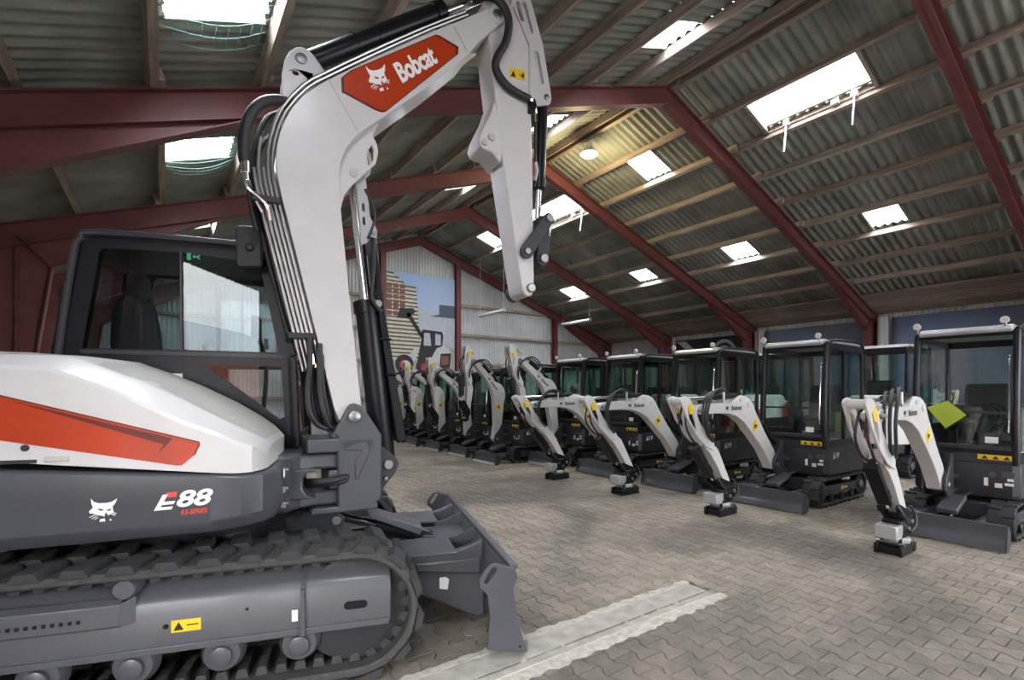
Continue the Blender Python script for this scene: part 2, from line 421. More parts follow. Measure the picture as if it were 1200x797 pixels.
# ------------------------------------------------------------------ steel frames
def frame(i, y):
    lab = ['back gable', 'first', 'second', 'third', 'fourth', 'fifth', 'sixth', 'end wall'][i]
    words = {0: 'red steel portal frame standing in the gable behind', 1: 'red steel portal frame one bay from the rear gable', 2: 'red steel portal frame two bays from the rear gable',
             3: 'red steel portal frame over the concrete floor strip', 4: 'red steel portal frame four bays before the poster wall' if 0 else 'red steel portal frame three bays before the poster wall',
             5: 'red steel portal frame two bays before the poster wall', 6: 'red steel portal frame one bay before the poster wall', 7: 'red steel portal frame standing against the poster wall'}
    t = thing('portal_frame', words[i], 'steel frame', (0, y, 0), group='red portal frames carrying the roof', kind='structure')
    W = .085; D = .33
    for s in (-1, 1):
        def X(u): return XR + s*u
        half = XE - XR
        # rafter
        m = MB()
        top = [(X(0), ZR), (X(half), ZE)]; q = D/CP
        m.prism([(X(0), ZR), (X(half), ZE), (X(half), ZE-q), (X(0), ZR-q)], -.008, .008)
        for off, th in ((0, .016), (q-.016/CP, .016)):
            m.prism([(X(0), ZR-off), (X(half), ZE-off), (X(half), ZE-off-th/CP), (X(0), ZR-off-th/CP)], -W, W)
        m.obj('rafter', 'red_steel', t)
        # haunch below the rafter end
        m = MB(); hl = 3.0; zi = ZR-(half-hl)*TAN-q
        kx, kz = half-.75, 3.50
        m.prism([(X(half-hl), zi), (X(half), ZE-q), (X(half), 3.3), (X(kx), kz)], -.0065, .0065)
        m.prism([(X(half-hl), zi), (X(kx), kz), (X(kx), kz-.018), (X(half-hl), zi-.018)], -W, W)
        m.prism([(X(kx), kz), (X(half-.36), ZE-.06), (X(half-.38), ZE-.06), (X(kx-.02), kz)], -W*.8, W*.8)
        m.obj('haunch', 'red_steel', t)
        # column
        m = MB()
        m.prism([(X(half), 0), (X(half), ZE-.02), (X(kx), kz), (X(half-.30), 0)], -.005, .005)
        m.prism([(X(half), 0), (X(half), ZE), (X(half-.016), ZE), (X(half-.016), 0)], -W, W)
        m.prism([(X(kx), kz), (X(half-.30), 0), (X(half-.316), 0), (X(kx-.016), kz)], -W, W)
        m.prism([(X(half-.35), 1.4), (X(half-.35), 3.75), (X(half-.366), 3.75), (X(half-.366), 1.4)], -W*.7, W*.7)
        m.box(min(X(half), X(half-.4)), max(X(half), X(half-.4)), -.13, .13, 0, .02)
        m.obj('column', 'red_steel', t)
    return t
for i, y in enumerate(FR): frame(i, y)

# ------------------------------------------------------------------ roof
ceiling = struct('ceiling', 'low pitched roof of corrugated fibre cement sheets on timber purlins', 'roof')
def RP(side, s, y, n): return (XR + side*(s*CP + n*SP), y, ZR - s*SP + n*CP)
PS = [.14+1.075*i for i in range(9)]
def pbox(m, side, s0, s1, y0, y1, n0, n1):
    vs = [RP(side, s, y, n) for n in (n0, n1) for s, y in ((s0, y0), (s1, y0), (s1, y1), (s0, y1))]
    m.add(vs, [(0, 3, 2, 1), (4, 5, 6, 7), (0, 1, 5, 4), (1, 2, 6, 5), (2, 3, 7, 6), (3, 0, 4, 7)]); return m
rnd = random.Random(5)
for side in (-1, 1):
    for b in range(len(FR)-1):
        y0, y1 = FR[b], FR[b+1]
        for k, s in enumerate(PS):
            j = .03 if b % 2 else -.03; ds = rnd.uniform(-.012, .012)
            m = pbox(MB(), side, s-.04+j+ds, s+.04+j+ds, y0-.22, y1+.22 if b < len(FR)-2 else y1, .002, .148)
            m.obj('purlin', 'timber_pale' if rnd.random() < .45 else 'timber', ceiling)
        # solid planks at the eaves
        if side < 0: pbox(MB(), side, 9.80, 9.88, y0-.22, y1, .002, .148).obj('purlin', 'timber', ceiling)
        for k in range(3 if side > 0 else 0):
            s0 = 9.62+.46*k
            pbox(MB(), side, s0, s0+.44, y0-.02+.0*k, y1+.02, .045+.028*(k % 2), .10+.028*(k % 2)).obj('eaves_plank', 'timber' if k != 1 else 'timber_pale', ceiling, bevel=.008)
# skylights: (side, lower purlin index, y0, y1, big)
SKY = [(1, 1, bayY(-.72), bayY(-.236), 1), (1, 1, bayY(.376), bayY(.565), 0), (1, 1, bayY(1.10), bayY(1.70), 1), (1, 1, bayY(2.235), bayY(2.435), 0),
       (1, 5, bayY(-.535), bayY(-.355), 0), (1, 5, bayY(.372), bayY(.578), 0), (1, 5, bayY(1.31), bayY(1.51), 0), (1, 5, bayY(2.245), bayY(2.48), 0),
       (-1, 1, bayY(-.43), bayY(-.25), 0), (-1, 1, bayY(1.31), bayY(1.53), 0), (-1, 1, bayY(2.24), bayY(2.44), 0), (-1, 1, bayY(.37), bayY(.56), 0),
       (-1, 7, bayY(-.62), bayY(-.25), 0), (-1, 7, bayY(.42), bayY(.615), 0), (-1, 7, bayY(1.42), bayY(1.62), 0), (-1, 7, bayY(2.40), bayY(2.6), 0),
       (1, 1, bayY(-1.7), bayY(-1.3), 0), (1, 5, bayY(-1.6), bayY(-1.4), 0), (-1, 1, bayY(-1.6), bayY(-1.4), 0), (-1, 7, bayY(-1.62), bayY(-1.3), 0),  # last two rows: unseen skylights added behind the camera to light the hall
       (1, 1, bayY(-2.7), bayY(-2.3), 0), (1, 5, bayY(-2.6), bayY(-2.4), 0), (-1, 1, bayY(-2.6), bayY(-2.4), 0), (-1, 7, bayY(-2.62), bayY(-2.3), 0)]
AMP, PIT = .026, .177
def corr(side, s0, s1, y0, y1, n0, sub=8):
    m = MB(); k = max(2, int((y1-y0)/PIT*sub)); vs = []; fs = []
    for i in range(k+1):
        y = y0+(y1-y0)*i/k; n = n0+AMP*math.cos(2*math.pi*y/PIT)
        vs += [RP(side, s0, y, n), RP(side, s1, y, n-.012)]
    for i in range(k): fs.append((2*i, 2*i+1, 2*i+3, 2*i+2))
    m.add(vs, fs); return m
edges = [-.0]+PS[1:]+[9.85, 11.35]
wi = 0
for side in (-1, 1):
    for c in range(len(edges)-1):
        s0, s1 = edges[c], edges[c+1]
        for b in range(len(FR)-1):
            y0, y1 = FR[b], FR[b+1]
            if b == len(FR)-2: y1 += .3
            if b == 0: y0 -= .3
            cuts = [(a[2], a[3]) for a in SKY if a[0] == side and a[1] == c and y0 <= (a[2]+a[3])/2 < y1]
            spans = []; p = y0
            for q0, q1 in sorted(cuts): spans.append((p, q0)); p = q1
            spans.append((p, y1))
            for q0, q1 in spans:
                if q1-q0 > .05: corr(side, s0-.04, s1+.10, q0, q1, .182).obj('roof_sheet', 'fibre_cement', ceiling, ang=60, fix=False)
            for q0, q1 in cuts:   # the sheet above and below the opening stays
                corr(side, s1-.12, s1+.10, q0, q1, .182).obj('roof_sheet', 'fibre_cement', ceiling, ang=60, fix=False)
# ridge boards
for side in (-1, 1): pbox(MB(), side, -.02, .09, FR[0], FR[-1], .15, .20).obj('ridge_board', 'timber', ceiling)
MB().prism([(XR-.28, ZR+.14), (XR, ZR+.26), (XR+.28, ZR+.14), (XR, ZR+.31)], FR[0]-.3, FR[-1]+.3).obj('ridge_cap', 'fibre_cement', ceiling)
for n_, (side, c, y0, y1, big) in enumerate(SKY):
    s0, s1 = PS[c]+.05, PS[c+1]-.10
    if c == 7: s0, s1 = PS[7]+.06, PS[8]-.05
    word = 'long framed roof window with white opener arms' if big else 'small translucent skylight sheet set in the corrugated roof'
    where = {(1, 1): 'below the ridge on the machine row slope', (1, 5): 'halfway down the machine row slope', (-1, 1): 'below the ridge on the large excavator slope', (-1, 7): 'low on the slope over the large excavator'}[(side, c)]
    w = struct('window_%d' % (n_+1), word+' '+where, 'skylight')
    if big: w['label'] = word+(' beyond the raised boom' if y0 > 8 else ' over the machine row')
    w['group'] = 'roof lights in the corrugated slopes'
    nb = .24 if big else .17
    pbox(MB(), side, s0-.03, s1+.12, y0-.01, y1+.01, nb, nb+.012).obj('pane', 'skylight_pane', w)
    if big:
        for a in ((s0-.06, s0, y0-.05, y1+.05), (s1+.06, s1+.13, y0-.05, y1+.05), (s0, s1+.1, y0-.06, y0), (s0, s1+.1, y1, y1+.06)):
            pbox(MB(), side, *a, .10, .30).obj('window_frame', 'timber_pale', w)
        pbox(MB(), side, s1-.06, s1-.01, y0, y1, .18, .235).obj('sash', 'timber_pale', w)
        for f in (.16, .80):
            yy = y0+(y1-y0)*f
            p = Vector(RP(side, s1+.02, yy, .13)); m = MB()
            m.bar(p, p+Vector((-.10*side, 0, -.62)), .035, .02, (0, 1, 0)); m.box(p.x-.04, p.x+.04, yy-.05, yy+.05, p.z-.06, p.z+.08)
            m.obj('opener_arm', 'white_print', w)
        p = Vector(RP(side, s1+.03, y0+(y1-y0)*.33, .12)); MB().box(p.x-.05, p.x+.05, p.y-.06, p.y+.06, p.z-.04, p.z+.04).obj('opener_motor', 'white_print', w)
    else:
        pbox(MB(), side, s0-.02, s1+.04, y0-.03, y0, .16, .20).obj('window_frame', 'fibre_cement', w)
        pbox(MB(), side, s0-.02, s1+.04, y1, y1+.03, .16, .20).obj('window_frame', 'fibre_cement', w)
    if side == -1 and c == 7 and -1 < (y0-YB)/BAY < 1:      # safety net slung below the pane
        m = MB(); g = 9
        def NP(u, v): return RP(side, PS[7]+.05+(PS[8]-PS[7]-.1)*u, y0-.1+(y1-y0+.32)*v, .12-.10*math.sin(math.pi*u)*(1 if v > .7 else .6))
        for i in range(g+1):
            m.tube([NP(i/g, j/8) for j in range(9)], .0022, 4, 1); m.tube([NP(j/8, i/g) for j in range(9)], .0022, 4, 1)
        m.obj('safety_net', 'net_green', w, kind='stuff')
    c0 = Vector(RP(side, (s0+s1)/2, (y0+y1)/2, .31)); portal(c0, (0, side*PHI, 0), s1-s0+.1, y1-y0)

# ------------------------------------------------------------------ walls
def ribbed(m, p0, p1, z0, z1f, pitch=.125, depth=.03, flip=1):
    """vertical trapezoid cladding from p0 to p1, top height z1f(t)"""
    p0, p1 = Vector(p0), Vector(p1); d = p1-p0; L = d.length; d.normalize(); nrm = Vector((-d.y, d.x))*flip
    n = int(L/pitch); vs = []; fs = []; prof = [(0, 0), (.35, 0), (.5, 1), (.85, 1)]
    for i in range(n):
        for f, h in prof:
            t = (i+f)*pitch; p = p0+d*t+nrm*(depth*h); zt = z1f(t/L); vs += [(p.x, p.y, z0), (p.x, p.y, zt)]
    zt = z1f(1); vs += [(p1.x, p1.y, z0), (p1.x, p1.y, zt)]
    for i in range(len(vs)//2-1): fs.append((2*i, 2*i+2, 2*i+3, 2*i+1))
    m.add(vs, fs); return m
def roofz(x): return ZR - abs(x-XR)*TAN + .22
YE = 18.12
wf = struct('wall_back', 'gable wall of grey ribbed sheet metal with red steel posts', 'wall')
ribbed(MB(), (XL-.2, YE), (XE+.2, YE), 0, lambda t: roofz(XL-.2+(XE-XL+.4)*t), flip=-1).obj('wall_cladding', 'sheet_metal', wf, fix=False)
for z in (1.4, 2.75, 3.95, 5.15): MB().box(XL, XE, YE-.16, YE-.035, z-.05, z+.05).obj('girt', 'timber', wf) if z < 4 else MB().box(XR-(ZR-z-.2)/TAN, XR+(ZR-z-.2)/TAN, YE-.16, YE-.035, z-.05, z+.05).obj('girt', 'timber', wf)
for x in (1.5, 6.62, 9.76, 14.86):
    m = MB(); zt = roofz(x)-.45
    m.box(x-.1, x+.1, YE-.36, YE-.345, 0, zt).box(x-.1, x+.1, YE-.17, YE-.155, 0, zt).box(x-.008, x+.008, YE-.36, YE-.16, 0, zt)
    m.obj('gable_post', 'red_steel', wf)
wr = struct('wall_right', 'long side wall of ribbed metal behind the machine rows with printed banners', 'wall')
ribbed(MB(), (XE+.14, FR[0]), (XE+.14, YE), 0, lambda t: ZE+.10, flip=1).obj('wall_cladding', 'sheet_metal', wr, fix=False)
wlft = struct('wall_left', 'side wall of ribbed metal beside the large excavator', 'wall')
GY0, GY1, GZ = -4.6, .50, 3.45          # the open gate in this wall
xw = XL-.14
ribbed(MB(), (xw, GY1), (xw, YE), 0, lambda t: ZE+.10, flip=-1).obj('wall_cladding', 'sheet_metal', wlft, fix=False)
ribbed(MB(), (xw, FR[0]), (xw, GY0), 0, lambda t: ZE+.10, flip=-1).obj('wall_cladding', 'sheet_metal', wlft, fix=False)
ribbed(MB(), (xw, GY0), (xw, GY1), GZ, lambda t: ZE+.10, flip=-1).obj('wall_cladding', 'sheet_metal', wlft, fix=False)
portal((xw-.1, (GY0+GY1)/2, GZ/2), (0, R(-90), 0), GZ, GY1-GY0)
wb = struct('wall_front', 'rear gable wall of ribbed metal with a wide gate opening added for daylight', 'wall')
yb = FR[0]-.25
for (x0, x1, z0) in ((XL-.2, 5.5, 0), (15.5, XE+.2, 0), (5.5, 15.5, 4.4)):
    n = 24
    ribbed(MB(), (x0, yb), (x1, yb), z0, lambda t, x0=x0, x1=x1: roofz(x0+(x1-x0)*t), flip=1).obj('wall_cladding', 'sheet_metal', wb, fix=False)
portal((10.5, yb-.1, 2.2), (R(90), 0, 0), 10, 4.4)  # unseen gate opening, added and sized for the daylight it lets in
# outside the open gates
yard = struct('ground_yard', 'grey asphalt yard outside the open gates', 'yard'); MB().box(-60, XL-.5, -60, 60, -.02, -.004).obj('asphalt', 'asphalt', yard)
MB().box(XL-.5, 60, -60, FR[0]-.6, -.02, -.004).obj('asphalt', 'asphalt', yard)
nb = thing('neighbour_building', 'long red brick shed with grey roof across the yard', 'building', (-16, -12, 0))
MB().box(-4, 4, -14, 12, 0, 3.4).obj('brick_wall', 'brick_red', nb)
MB().prism([(-4.6, 3.4), (4.6, 3.4), (0, 5.6)], -14.4, 12.4).obj('gable_roof', 'roof_grey', nb)

# banners on the long wall
def banner(y0, y1, z0, z1, mat, label, x=XE+.055):
    m = MB(); n = 14; vs = []; fs = []; rn = random.Random(int(y0*10)+99)
    for i in range(n+1):
        y = y0+(y1-y0)*i/n; w = .018*math.sin(i*1.7)+rn.uniform(-.008, .008)
        vs += [(x+w, y, z0), (x+w*.3, y, z1)]
    for i in range(n): fs.append((2*i, 2*i+2, 2*i+3, 2*i+1))
    m.add(vs, fs); o = m.obj('banner', mat, None, fix=False); sm = o.modifiers.new('t', 'SOLIDIFY'); sm.thickness = .004
    return tag(o, label, 'banner', 'printed banners on the side wall')
banner(2.75, 5.98, 1.2, 3.92, 'banner_blue', 'blue cloudy sky banner hanging over the cab with the green sheet')
banner(6.75, 9.95, 1.2, 3.90, 'banner_blue', 'blue banner hung between two red columns above the machine row')
bd = banner(10.6, 13.95, 1.2, 3.86, 'banner_dark', 'dark banner with a pale arched print near the poster wall')
pr = poly_set([circ(0, 0, 1, 20, 0, 180)+circ(0, 0, .78, 20, 180, 0), circ(0, 0, .6, 16, 0, 180)+circ(0, 0, .42, 16, 180, 0)])
flat_obj('printed_arch', *pr, (XE+.022, 12.2, 3.12), (0, -1, 0), (0, 0, 1), 1.1, .62, 'poster_haze', bd)
flat_obj('printed_stripe', *poly_set([[(0, 0), (.9, -1), (1.2, -1), (.35, 0)]]), (XE+.022, 13.9, 2.9), (0, -1, 0), (0, 0, 1), 1.5, .9, 'poster_haze', bd)
banner(-1.1, 2.2, 1.2, 3.92, 'banner_blue', 'blue sky banner hung beside the red column near the rear gable')
cs = thing('post_casing', 'pale grey boxed post standing beside the red column', 'post', (XE-.25, 6.13, 0)); MB().box(-.1, .2, -.10, .10, 0, 3.92).obj('casing_board', 'sheet_metal', cs, bevel=.01)
MB().box(-.12, -.1, -.04, .04, 0, 3.92).obj('cover_strip', 'tube_white', cs)
cs = thing('post_casing', 'pale grey boxed post standing beside the dark banner', 'post', (XE-.25, 10.05, 0)); MB().box(-.1, .2, -.10, .10, 0, 3.88).obj('casing_board', 'sheet_metal', cs, bevel=.01)
MB().box(-.12, -.1, -.04, .04, 0, 3.88).obj('cover_strip', 'timber', cs)

# printed poster on the gable wall
poster = thing('poster', 'large photo poster of a wheel loader carrying blocks before stacked pallets', 'poster', (6.72, YE-.19, 2.0))
PW, PH = 2.94, 4.15
def pp(name, polys, mat, lay):
    for p in polys:
        m = MB(); m.prism([(x*PW, y*PH) for x, y in p], -.004*lay, -.004*lay-.003); m.obj(name, mat, poster)
MB().box(0, PW, -.002, .01, 0, PH).obj('poster_sheet', 'poster_sky', poster)
pp('printed_haze', [[(0, .28), (1, .28), (1, .62), (.45, .70), (0, .70)]], 'poster_haze', 1)
pp('printed_ground', [[(0, 0), (1, 0), (1, .20), (0, .22)]], 'poster_sand', 2)
pp('printed_warehouse', [[(.62, .62), (1, .62), (1, .74), (.76, .74), (.76, .645)]], 'poster_slate', 2)
st = []; sg = []
for r_ in range(22):
    z = .20+r_*.036; w = .50-.004*r_ if r_ < 19 else .26-.07*(r_-19)
    st.append([(.0, z), (w, z-.004), (w, z+.018), (.0, z+.022)]); sg.append([(.0, z+.02), (w, z+.016), (w, z+.034), (.0, z+.036)])
pp('printed_pallet', st, 'poster_pallet', 3); pp('printed_shade_gap', sg, 'poster_gap', 2)
pp('printed_block', [[(.02+.09*i, .60+.05*j), (.09+.09*i, .60+.05*j), (.09+.09*i, .64+.05*j), (.02+.09*i, .64+.05*j)] for i in range(3) for j in range(6)], 'poster_brick', 4)
pp('printed_yard_stuff', [[(.86, .20), (1, .20), (1, .33), (.86, .34)]], 'poster_sand', 3)
cc = lambda x, y, r: [(x+r*math.cos(R(k*18)), y+r*PW/PH*math.sin(R(k*18))) for k in range(20)]
pp('printed_loader_body', [[(.28, .20), (.42, .33), (.47, .31), (.40, .19)], [(.62, .22), (.66, .27), (.74, .34), (.9, .33), (.94, .25), (.9, .14), (.7, .13)]], 'poster_white', 5)
pp('printed_loader_cab', [[(.44, .19), (.50, .40), (.50, .47), (.52, .49), (.80, .48), (.82, .44), (.80, .34), (.72, .32), (.62, .20)], [(.28, .62), (.50, .40), (.53, .43), (.33, .64)], [(.16, .58), (.2, .67), (.38, .68), (.42, .65), (.30, .58)], [(.76, .12), (.92, .14), (.94, .28), (.78, .27)]], 'poster_black', 6)
pp('printed_loader_glass', [[(.53, .34), (.535, .46), (.62, .46), (.64, .34)], [(.70, .35), (.70, .46), (.78, .45), (.78, .35)]], 'poster_haze', 7)
pp('printed_wheel', [cc(.26, .16, .125), cc(.56, .135, .14)], 'poster_black', 7)
pp('printed_hub', [cc(.25, .16, .055), cc(.55, .135, .06)], 'poster_red', 8)
pp('printed_grille', [[(.79, .16), (.90, .17), (.90, .25), (.79, .25)]], 'poster_brick', 7)

# lamps
lamp = thing('high_bay_lamp', 'round glowing warm lamp hung just below the ridge', 'lamp', (8.2, 8.6, 7.10))
MB().rings([((0, 0, .10), .21), ((0, 0, .16), .16), ((0, 0, .26), .07), ((0, 0, .36), .06)], 20).obj('lamp_housing', 'tube_white', lamp)
MB().rings([((0, 0, .10), .19), ((0, 0, .06), .15), ((0, 0, .04), .06)], 20).obj('lamp_lens', 'lamp_glow', lamp)
MB().cyl((0, 0, .36), (0, 0, .62), .012).obj('hanger', 'steel', lamp)
ld = bpy.data.lights.new('high_bay_bulb', 'POINT'); ld.energy = 75; ld.color = (1, .80, .42); ld.shadow_soft_size = .18
lo = bpy.data.objects.new('high_bay_bulb', ld); COL.objects.link(lo); lo.parent = lamp; lo.location = (0, 0, -.15)
for x, lab in ((10.25, 'white tube light fitting hung on thin wires before the poster wall post'), (14.56, 'white tube light fitting hung low near the far gable post')):
    t = thing('tube_light', lab, 'lamp', (x, 15.2, 4.58), group='hanging tube lights')
    MB().prism([(-.09, 0), (.09, 0), (.06, .09), (-.06, .09)], 0, 1.76).obj('fitting_body', 'tube_white', t, bevel=.01)
    MB().cyl((0, .05, -.02), (0, 1.71, -.02), .025).obj('tube', 'tube_white', t)
    zt = ZR-(x-XR)*TAN - 4.58
    for y in (.05, 1.71): MB().cyl((0, y, .09), (0, y, zt), .006, n=6).obj('hanging_wire', 'white_print', t)

# ------------------------------------------------------------------ crawler track helpers
def stadium(xa, xb, zc, r, step):
    """points and tangent angles round a belt; xa rear axle, xb front axle"""
    L = xb-xa; P = 2*L+2*math.pi*r; n = int(round(P/step)); out = []
    for i in range(n):
        s = P*i/n
        if s < L: out.append((xa+s, zc+r, 0.))
        elif s < L+math.pi*r: a = math.pi/2-(s-L)/r; out.append((xb+r*math.cos(a), zc+r*math.sin(a), a-math.pi/2))
        elif s < 2*L+math.pi*r: out.append((xb-(s-L-math.pi*r), zc-r, math.pi))
        else: a = -math.pi/2-(s-2*L-math.pi*r)/r; out.append((xa+r*math.cos(a), zc+r*math.sin(a), a-math.pi/2))
    return out
def belt(y0, y1, xa, xb, zc, r, th, step=.06, teeth=0.):
    m = MB(); pts = stadium(xa, xb, zc, r, step); rings = []
    for x, z, a in pts:
        nx, nz = -math.sin(a), math.cos(a)
        c = .012
        rings.append([(x+nx*d, y, z+nz*d) for y, d in ((y0+c, 0), (y1-c, 0), (y1, -c), (y1, -th+c), (y1-c, -th), (y0+c, -th), (y0, -th+c), (y0, -c))])
    rings.append(rings[0]); m.loft(rings, True, False)
    if teeth:
        ym = (y0+y1)/2
        for x, z, a in stadium(xa, xb, zc, r-th, teeth):
            nx, nz = -math.sin(a), math.cos(a); tx, tz = math.cos(a), math.sin(a)
            for ys in (ym-.10, ym-.035, ym+.035, ym+.10):
                q = []
                for d, w in ((.004, .032), (-.045, .02)):
                    for sy in (-1, 1):
                        for sx in (-1, 1): q.append((x+nx*d+tx*sx*w, ys+sy*.03, z+nz*d+tz*sx*w))
                m.add(q, [(0, 1, 3, 2), (4, 6, 7, 5), (0, 4, 5, 1), (2, 3, 7, 6), (0, 2, 6, 4), (1, 5, 7, 3)])
    return m
def lug_shape(m, x, z, a, y0, y1, l, h, skew=.0):
    nx, nz = -math.sin(a), math.cos(a); tx, tz = math.cos(a), math.sin(a); q = []
    for d, w in ((-.004, l/2), (h, l/2*.62)):
        for y, sk in ((y0, 0), (y1, skew)):
            for sx in (-1, 1): q.append((x+nx*d+tx*(sx*w+sk), y, z+nz*d+tz*(sx*w+sk)))
    m.add(q, [(0, 1, 3, 2), (4, 6, 7, 5), (0, 4, 5, 1), (2, 3, 7, 6), (0, 2, 6, 4), (1, 5, 7, 3)])
def wheel(name, parent, x, y0, y1, z, prof, mat, n=28):
    m = MB(); m.rings([((x, y0+(y1-y0)*t, z), r) for t, r in prof], n); return m.obj(name, mat, parent)
def disc(name, mat, parent, x, y, z, r, side=-1, th=.012, loc=(0, 0, 0), rot=(0, 0, 0), n=18):
    m = MB(); m.rings([((x, y, z), r), ((x, y+side*th*.8, z), r), ((x, y+side*th, z), r*.86)], n)
    return m.obj(name, mat, parent, loc, rot)
def hydraulic(parent, p0, p1, f, rb, rr, loc=(0, 0, 0), rot=(0, 0, 0), name='hydraulic_cylinder', mat='black_paint', collars=()):
    """barrel from p0 for the share f of the way, chrome rod to p1"""
    p0, p1 = Vector(p0), Vector(p1); pm_ = p0.lerp(p1, f); d = (p1-p0).normalized()
    m = MB(); m.rings([(p0-d*rb*.6, rb*.7), (p0, rb*.98), (p0+d*.01, rb), (pm_-d*.10, rb), (pm_-d*.099, rb*1.14), (pm_-d*.01, rb*1.14), (pm_, rb*.9)], 18)
    for c in collars: q = p0.lerp(p1, f*c); m.rings([(q-d*.012, rb*1.06), (q+d*.012, rb*1.06)], 18)
    o = m.obj(name, mat, parent, loc, rot)
    MB().cyl(pm_-d*.02, p1, rr, n=14).obj('piston_rod', 'chrome', o)
    return o

# ------------------------------------------------------------------ the large excavator
EX = thing('large_excavator', 'large white and grey tracked excavator with orange stripe and tall raised boom', 'excavator', (.179, 4.10, 0), R(-17.5))
XA, XB, ZC, TR = -1.06, 1.055, .378, .345
for side in (-1, 1):
    y0, y1 = sorted((side*1.10, side*.65))
    tk = belt(y0, y1, XA, XB, ZC, TR, .045, .055, .095).obj('rubber_track', 'worn_rubber', EX, ang=30)
    lm = {}
    for key, (ya, yb_) in {'o': (side*1.105, side*.895), 'i': (side*.865, side*.655)}.items():
        mb = MB(); lug_shape(mb, 0, 0, 0, ya, yb_, .125, .034, .03*(1 if key == 'o' else -1)); lm[key] = mb.mesh('tread_lug', 'rubber')
    for i, (x, z, a) in enumerate(stadium(XA, XB, ZC, TR, .0945)):
        o = bpy.data.objects.new('tread_lug', lm['o' if i % 2 else 'i']); COL.objects.link(o); o.parent = tk
        o.location = (x, 0, z); o.rotation_euler = (0, -a, 0)
    # side frame
    yo, yi = side*1.075, side*.70
    sec = [(yo, .315), (yo, .535), (yo-side*.02, .565), (side*.93, .655), (yi, .655), (yi, .30), (yo-side*.05, .30)]
    m = MB(); m.prism(sec, -1.0, 1.25, plane='yz'); tf = m.obj('track_frame', 'mid_grey_paint', EX, bevel=.008)
    MB().box(-1.0, 1.24, min(yo, yo+side*.012), max(yo, yo+side*.012), .30, .335).obj('frame_rail', 'mid_grey_paint', tf, bevel=.004)
    m = MB(); m.prism([(yo-side*.01, .595), (yo+side*.04, .575), (yo+side*.045, .475), (yo+side*.035, .465), (yo, .48)], -1.0, -.02, plane='yz')
    m.add([(-.02, yo+side*.045, .475), (-.02, yo+side*.04, .58), (.03, yo, .60), (.03, yo, .47)], [(0, 1, 2, 3)])
    stp = m.obj('step_rail', 'mid_grey_paint', tf, bevel=.004)
    m = MB()
    for k in range(24):
        x = -.95+k*.033; m.box(x, x+.013, min(yo+side*.042, yo+side*.049), max(yo+side*.042, yo+side*.049), .508, .524)
    m.obj('grip_teeth', 'black_paint', stp)
    m = MB(); m.bar((.79, yo+side*.012, .30), (.79, yo+side*.012, .545), .022, .03, (0, 1, 0)); m.bar((.79, yo+side*.008, .54), (.80, side*.90, .672), .022, .02); m.obj('hose_clip', 'mid_grey_paint', tf)
    m = MB(); m.prism(slot((1.02, .425), (1.10, .425), .022), yo, yo+side*.004); m.obj('frame_slot_shade', 'black_paint', tf)  # raised black shape stands for the shade inside the slot
    m = MB(); m.prism(circ(.157, .43, .013, 12), yo, yo+side*.003); m.prism(circ(.52, .47, .008, 10), yo, yo+side*.003); m.obj('frame_hole_shade', 'black_paint', tf)  # raised black discs stand for the shade inside the holes
    m = MB(); m.box(.18, .31, min(yo, yo+side*.003), max(yo, yo+side*.003), .395, .455); wl_ = m.obj('warning_label', 'yellow_print', tf)
    m = MB(); m.prism([(.19, .405), (.235, .405), (.212, .446)], yo+side*.003, yo+side*.0045); m.box(.248, .30, min(yo+side*.003, yo+side*.0045), max(yo+side*.003, yo+side*.0045), .424, .430); m.obj('warning_print', 'black_print', wl_)
    MB().box(.735, .765, min(yo, yo+side*.003), max(yo, yo+side*.003), .375, .435).obj('paper_label', 'white_print', tf)
    for x in (-.76, -.37, .01, .40, .77):
        wheel('bottom_roller', EX, x, yo-side*.01, yi, .245, ((0, .03), (.02, .085), (.12, .105), (.2, .105), (.22, .075), (.8, .075), (.82, .105), (1, .105)), 'mid_grey_paint', 20)
        disc('roller_cap', 'grey_paint', EX, x, yo-side*.0, .245, .05, side, .02)
    wheel('top_roller', EX, -.018, yo+side*.01, yi, .635, ((0, .045), (.05, .055), (1, .055)), 'mid_grey_paint', 18)
    wheel('front_idler', EX, XB, side*1.03, side*.72, ZC, ((0, .10), (.05, .13), (.1, .24), (.12, .29), (.3, .297), (.32, .26), (.7, .26), (.72, .297), (.95, .29), (1, .1)), 'dark_grey_paint', 36)
    wheel('drive_sprocket', EX, XA, side*1.03, side*.72, ZC, ((0, .12), (.05, .19), (.2, .2), (.22, .27), (.7, .27), (1, .2)), 'grey_paint', 18)
MB().prism([(-.85, -.66), (.75, -.66), (.85, 0), (.75, .66), (-.85, .66)], .36, .62, plane='xy').obj('car_body', 'dark_grey_paint', EX, bevel=.03)
MB().rings([((0, 0, .60), .62), ((0, 0, .74), .60), ((0, 0, .741), .66), ((0, 0, .80), .66)], 40).obj('slewing_ring', 'black_paint', EX)

# dozer blade
bp_end = [(1.800, .085), (2.043, .035), (1.978, .262), (1.957, .424), (1.985, .498), (1.967, .545), (1.845, .585), (1.805, .575), (1.747, .503), (1.752, .455), (1.799, .407), (1.812, .29)]
blade = None
m = MB(); front = [(2.043, .035), (1.975, .13), (1.935, .25), (1.925, .36), (1.945, .46), (1.985, .53)]
m.prism(front+[(1.955, .545), (1.910, .47), (1.888, .36), (1.898, .25), (1.935, .14), (2.00, .035)], -1.10, 1.10)
blade = m.obj('dozer_blade', 'grey_paint', EX, bevel=.004)
for s in (-1, 1):
    m = MB(); m.prism(bp_end, s*1.10, s*1.13, holes=[slot((1.795, .485), (1.838, .552), .017), circ(2.0, .075, .008, 8)]); m.obj('end_plate', 'grey_paint', blade, bevel=.003)
MB().bar((1.97, -1.10, .545), (1.97, 1.10, .545), .05, .028).obj('top_rail', 'grey_paint', blade, bevel=.006)
